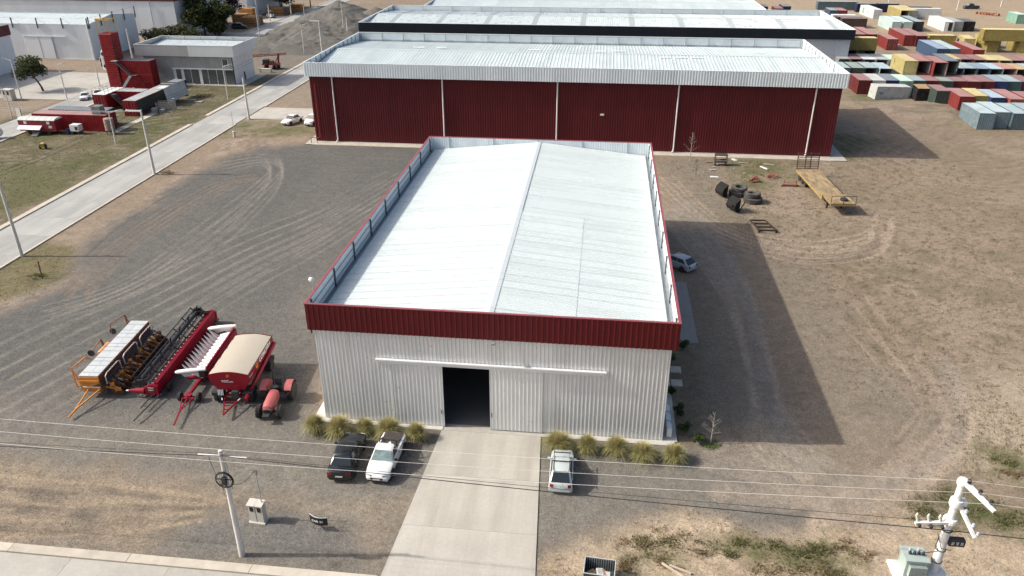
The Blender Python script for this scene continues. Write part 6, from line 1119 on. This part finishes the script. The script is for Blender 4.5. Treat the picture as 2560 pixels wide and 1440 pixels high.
for i,(x,y,s) in enumerate(spots):
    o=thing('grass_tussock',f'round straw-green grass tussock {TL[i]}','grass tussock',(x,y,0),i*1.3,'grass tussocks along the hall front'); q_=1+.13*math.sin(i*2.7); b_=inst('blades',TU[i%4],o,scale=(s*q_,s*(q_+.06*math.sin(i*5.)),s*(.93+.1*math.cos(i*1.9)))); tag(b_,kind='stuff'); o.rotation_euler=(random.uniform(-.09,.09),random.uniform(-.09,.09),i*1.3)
# leafy trees
def leaf_blob(g,centers,radii,n,size,cA,cB,droop=.2):
    V=[];cl=[]
    k=g.choice(len(centers),n,p=np.array(radii)**2/np.sum(np.array(radii)**2)); u=g.normal(size=(n,3)); u/=np.linalg.norm(u,axis=1)[:,None]; rr=g.uniform(.02,1.25,n)**.55
    P=np.array(centers)[k]+u*(np.array(radii)[k]*rr)[:,None]*np.array([1,1,.8]); a=g.normal(size=(n,3)); a[:,2]-=droop; a/=np.linalg.norm(a,axis=1)[:,None]; b=np.cross(a,g.normal(size=(n,3))); b/=np.linalg.norm(b,axis=1)[:,None]
    s=(size*g.uniform(.6,1.4,n))[:,None]; V=np.stack([P-a*s-b*s*.35,P+a*s*.2-b*s*.5,P+a*s,P+a*s*.1+b*s*.5],1).reshape(-1,3)
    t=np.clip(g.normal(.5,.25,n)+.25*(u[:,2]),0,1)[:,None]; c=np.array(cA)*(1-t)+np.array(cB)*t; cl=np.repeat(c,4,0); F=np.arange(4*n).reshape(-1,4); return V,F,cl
BARK=mat('bark',(.09,.065,.05),.9,0,.25,3,bump=.4,bs=12)
def tree(name,label,x,y,h,r,seed,cA=(.02,.03,.012),cB=(.085,.1,.035),lean=(0,0),n=2600,size=.28,lobes=11,base=.45,trunk=.22,group='trees on the left'):
    g=np.random.default_rng(seed); o=thing(name,label,'tree',(x,y,0),0,group); top=Vector((lean[0],lean[1],h*base)); m=MB(); p=Vector((0,0,-.1)); 
    for i in range(5): t=(i+1)/5; q=Vector((lean[0]*t**1.6,lean[1]*t**1.6,h*base*t)); m.tube(p,q,trunk*(1-.45*(t-.2)),trunk*(1-.45*t),9); p=q
    cs=[];rs=[]
    for i in range(lobes):
        a=g.uniform(0,2*np.pi); d=r*g.uniform(.1,.72); z=h*g.uniform(base+.02,.86); c=(top.x+d*np.cos(a),top.y+d*np.sin(a),z); cs.append(c); rs.append(r*g.uniform(.3,.62)); m.tube(p-Vector((0,0,h*.08)),c,trunk*.4,trunk*.1,6)
    m.build('trunk',BARK,o,True); V,F,cl=leaf_blob(g,cs,rs,n,size,cA,cB); inst('crown',np_mesh('crown',V,F,cl,LEAF),o); return o
tree('leaning_tree','small dark tree with leaning trunk on the concrete yard',-93.2,100.8,7.2,3.1,3,lean=(-1.6,.2),n=3200,size=.24,base=.42,cA=(.03,.04,.018),cB=(.1,.115,.05)); tree('big_tree','big dark tree behind the office, left of its twin',-92.5,170.5,12.5,5.,5,n=4600,size=.42,lobes=16,trunk=.35,base=.28); tree('big_tree','dense dark tree behind the office, right of its twin',-88.6,171.,9.,4.2,6,n=3800,size=.42,trunk=.35,base=.25)
tree('olive_shrub','broad olive bush beside the red tower, left part',-95.5,150,5.4,3.6,7,n=2400,size=.32,base=.25,cA=(.035,.042,.022),cB=(.12,.125,.06)); tree('olive_shrub','broad olive bush beside the red tower, right part',-90.5,152,6.,3.4,8,n=2400,size=.32,base=.25,cA=(.035,.042,.022),cB=(.12,.125,.06)); tree('olive_shrub','broad olive bush nearest the office roof',-86.3,151,4.6,2.8,14,n=1800,size=.3,base=.25,cA=(.03,.04,.02),cB=(.1,.115,.05))
tree('purple_tree','thin dark purplish tree before the timber stacks',-91.3,187,11,3.4,9,n=1200,size=.32,cA=(.02,.015,.02),cB=(.06,.05,.055),trunk=.3); tree('street_tree','dark tree beside the street at the top edge',-88.,217,10,4.6,10,n=3000,size=.42,trunk=.3); tree('street_tree','sparse dark tree farther up the street',-85,236,9,4,12,n=1800,size=.42); tree('street_tree','dark tree at the top edge beyond the forklift',-93,228,12,5,13,n=2600,size=.45)
# shrubs in the planting bed, saplings
for i,(x,y,h,r) in enumerate(((25.9,10.6,1.2,.7),(25.8,8.6,.9,.55),(26.1,5.9,1.,.5),(26.4,3.2,.9,.5),(26.7,1.3,.9,.55),(27.6,13.2,.9,.6),(27.8,.0,.7,.5))):
    g=np.random.default_rng(90+i); o=thing('bed_shrub',f"dark green shrub in the bed beside the hall, {['second farthest','third farthest','fourth farthest','third nearest','second nearest','farthest, by the concrete pad','nearest, at the front corner'][i]}",'shrub',(x,y,0),0,'shrubs beside the hall'); V,F,cl=leaf_blob(g,[(g.normal(0,r*.4),g.normal(0,r*.4),h*g.uniform(.3,.8)) for _ in range(5)],[r*.5]*5,420,.09,(.025,.04,.015),(.08,.11,.035)); inst('foliage',np_mesh('foliage',V,F,cl,LEAF),o); MB().tube((0,0,-.05),(0,0,h*.6),.03,.015,6).build('stem',BARK,o)
def bare(label,x,y,h,seed,col):
    g=random.Random(seed); o=thing('bare_sapling',label,'sapling',(x,y,0),0,'leafless saplings'); m=MB().tube((0,0,-.1),(.03,0,h),.045*h/2.6,.008,7); m.build('stem',col,o)
    for k in range(20):
        z=h*g.uniform(.22,.95); a=g.uniform(0,6.28); l=(h-z)*.42+.1; e=(l*math.cos(a),l*math.sin(a),z+l*.75); b=MB().tube((0,0,z),e,.014,.005,5)
        for j in range(3): t=g.uniform(.4,.9); s0=Vector((0,0,z)).lerp(Vector(e),t); b.tube(s0,s0+Vector((g.uniform(-.15,.15),g.uniform(-.15,.15),.18)),.007,.003,4)
        b.build('branch',col,o)
    return o
SB=mat('pale_bark',(.34,.3,.25),.8,0,.1,4); bs_=bare('bare pale sapling rising from a green clump at the hall corner',28.5,.2,2.7,1,SB); bare('bare sapling standing against the maroon shed',33.1,68.,4.2,2,SB); bare('small bare sapling on the bare earth before the maroon shed',33.3,61.1,2.2,3,BARK)
def lowbush(x,y,r,h,label,cA,cB,seed,n=380,s=.09):
    g=np.random.default_rng(seed); n=int(n*.85); h=h*.5; r=r*1.2; cx=g.normal(0,r*.55,(7,2)); k=g.integers(0,7,n); px=cx[k,0]*1.3+g.normal(0,r*.28,n); py=cx[k,1]*.8+g.normal(0,r*.2,n); a=g.uniform(0,6.283,n); l=h*g.uniform(.3,1.,n); ln=g.uniform(.3,1.5,n); w=g.uniform(.015,.04,n); dx,dy=np.cos(a),np.sin(a); z0=g.uniform(-.02,.35,n)*h
    V=np.stack([np.stack([px-dy*w,py+dx*w,z0],-1),np.stack([px+dy*w,py-dx*w,z0],-1),np.stack([px+dx*l*ln,py+dy*l*ln,z0+l*.8],-1)],1).reshape(-1,3); t=g.uniform(0,1,n)[:,None]; cl=np.repeat(np.array(cA)*(1-t)+np.array(cB)*t,3,0)
    return tag(inst('low_bush',np_mesh('foliage',V,np.arange(3*n).reshape(-1,3),cl,LEAF),None,(x,y,gz(x,y))),label,'bush','low bushes')
lowbush(28.55,.0,.5,.35,'bright green clump at the foot of the bare sapling',(.05,.09,.02),(.16,.22,.05),5)
for i,(u,v,r,h,c) in enumerate(((1590,1372,.9,.5,1),(1640,1362,.8,.45,0),(1700,1360,.8,.4,1),(1800,1370,.7,.5,0),(1850,1360,.6,.4,0),(1940,1380,.9,.6,0),(2010,1375,.9,.6,0),(2070,1400,1.,.6,0),(2110,1380,.6,.5,1),(1560,1410,.7,.4,1),(2040,1430,.9,.4,1),(2310,1270,.8,.5,0),(2400,1260,1.,.55,0),(2480,1290,.9,.5,0),(2530,1310,.8,.4,0),(2345,1300,.7,.4,0),(2500,1150,.6,.4,0),(2540,1190,.6,.4,1),(95,690,.7,.5,0),(420,432,.8,.5,1),(1665,1410,.5,.3,1),(1920,1425,.6,.3,1))):
    q=gp(u,v); lowbush(q.x,q.y,r,h,f"low {'green' if c==0 else 'dry brown'} bush on the sandy ground near {['the crate','the crate','the bottom edge','the bottom edge','the bottom edge','the white pole','the white pole','the white pole','the white pole','the crate','the white pole','the white pole','the white pole','the right edge','the right edge','the white pole','the right edge','the right edge','the leaning stake','the tall road pole','the planks','the bottom edge'][i]}, number {i+1} by distance" if False else (f"low {'green' if c==0 else 'dry brown'} bush "+['right above the crate','right of the one above the crate','left of the bottom sandy patch','first green of the bottom band','second green of the bottom band','third green of the bottom band','fourth green of the bottom band','lowest green of the bottom band','at the right end of the bottom band','beside the crate corner','below the bottom green band','left of the white pole arms','behind the white pole arms','right of the white pole arms','at the right edge below the field','just under the side arm of the white pole','on the pale patch at the right edge','lower on the pale patch at the right edge','at the foot of the leaning stake','at the foot of the tall road pole','above the two planks','above the bottom edge centre right'][i]),(.06,.07,.025) if c==0 else (.1,.07,.035),(.2,.19,.085) if c==0 else (.3,.23,.13),100+i,420,.1)
# scattered dry grass and stubble: too small and too many to count
def scatter(name,label,mask_fn,n,hmin,hmax,cA,cB,box,seed):
    g=np.random.default_rng(seed); xs=g.uniform(box[0],box[1],n*3); ys=g.uniform(box[2],box[3],n*3); pm_=mask_fn(xs,ys); keep=g.uniform(0,1,n*3)<pm_; xs,ys=xs[keep][:n],ys[keep][:n]; n=len(xs)
    ix=np.clip(np.searchsorted(gx,xs)-1,0,nx-2); iy=np.clip(np.searchsorted(gy,ys)-1,0,ny-2); zs=GZ[iy,ix]; V=[];cl=[]
    for b in range(5):
        a=g.uniform(0,2*np.pi,n); l=g.uniform(hmin,hmax,n); w=g.uniform(.01,.022,n); ox=xs+g.normal(0,.06,n); oy=ys+g.normal(0,.06,n); dx,dy=np.cos(a),np.sin(a); ln=g.uniform(.2,.9,n)
        V.append(np.stack([np.stack([ox-dy*w,oy+dx*w,zs-.01],-1),np.stack([ox+dy*w,oy-dx*w,zs-.01],-1),np.stack([ox+dx*l*ln,oy+dy*l*ln,zs+l],-1)],1)); t=g.uniform(0,1,n)[:,None]; c=np.array(cA)*(1-t)+np.array(cB)*t; cl.append(np.repeat(c[:,None],3,1))
    V=np.concatenate(V).reshape(-1,3); cl=np.concatenate(cl).reshape(-1,3); tag(inst(name,np_mesh(name,V,np.arange(len(V)).reshape(-1,3),cl,LEAF)),label,'grass',kind='stuff')
def field_mask(field,lo,hi):
    G=field.reshape(sh)
    def fn(xs,ys): ix=np.clip(np.searchsorted(gx,xs)-1,0,nx-2); iy=np.clip(np.searchsorted(gy,ys)-1,0,ny-2); return np.clip((G[iy,ix]-lo)/(hi-lo),0,1)
    return fn
scatter('dry_stubble','dry brown grass tufts over the right-hand field',field_mask(fld*np.clip(stub*1.2+.12,0,1),.0,1.2),18000,.05,.16,(.1,.078,.04),(.28,.215,.125),(24,72,-8,72),1)
scatter('verge_grass','short olive grass on the verge between the roads',field_mask(ver+ver2,.3,1.),14000,.04,.14,(.07,.075,.025),(.2,.17,.09),(-84,-34,10,110),2)
scatter('sand_weeds','dry weeds scattered over the sandy strip at the bottom right',field_mask(sand*np.clip(n2*1.6-.5,0,1)+sandr,.1,1.),5000,.05,.22,(.1,.085,.035),(.34,.27,.15),(16,52,-17,12),3)

def stones(n,box,seed,mk,smin,smax):
    g=np.random.default_rng(seed); xs=g.uniform(box[0],box[1],n*3); ys=g.uniform(box[2],box[3],n*3); keep=g.uniform(0,1,n*3)<mk(xs,ys); xs,ys=xs[keep][:n],ys[keep][:n]; n=len(xs)
    ix=np.clip(np.searchsorted(gx,xs)-1,0,nx-2); iy=np.clip(np.searchsorted(gy,ys)-1,0,ny-2); zs=GZ[iy,ix]; s=(smin+(smax-smin)*g.uniform(0,1,n)**3); a=g.uniform(0,6.283,n); P=np.stack([xs,ys,zs],-1)
    def off(k,h): return P+np.stack([np.cos(a+k)*s*g.uniform(.7,1.3,n),np.sin(a+k)*s*g.uniform(.7,1.3,n),h*s],-1)
    V=np.stack([off(0,-.2),off(2.1,-.2),off(4.2,-.2),off(1.0,.55)*.35+(P+np.stack([0*s,0*s,s*.8],-1))*.65],1).reshape(-1,3); b0=np.arange(n)[:,None]*4
    F=np.concatenate([b0+np.array([[0,1,3]]),b0+np.array([[1,2,3]]),b0+np.array([[2,0,3]])]); t=g.uniform(.55,1.7,n)[:,None]; c=np.array([.17,.16,.145])*t; cl=np.repeat(np.clip(c,0,.6),4,0); return V,F,cl
STN=vcol_mat('stone',.9,0)
V,F,cl=stones(42000,(-24,34,-15,8),5,field_mask(np.clip(yard+frontm+dkg,0,1)*(1-.6*tan)*np.clip(n2*2-.4,.1,1),.0,1.),.02,.07)
tag(inst('gravel_stones',np_mesh('gravel_stones',V,F,cl,STN)),'loose grey gravel stones over the front yard','gravel',kind='stuff')
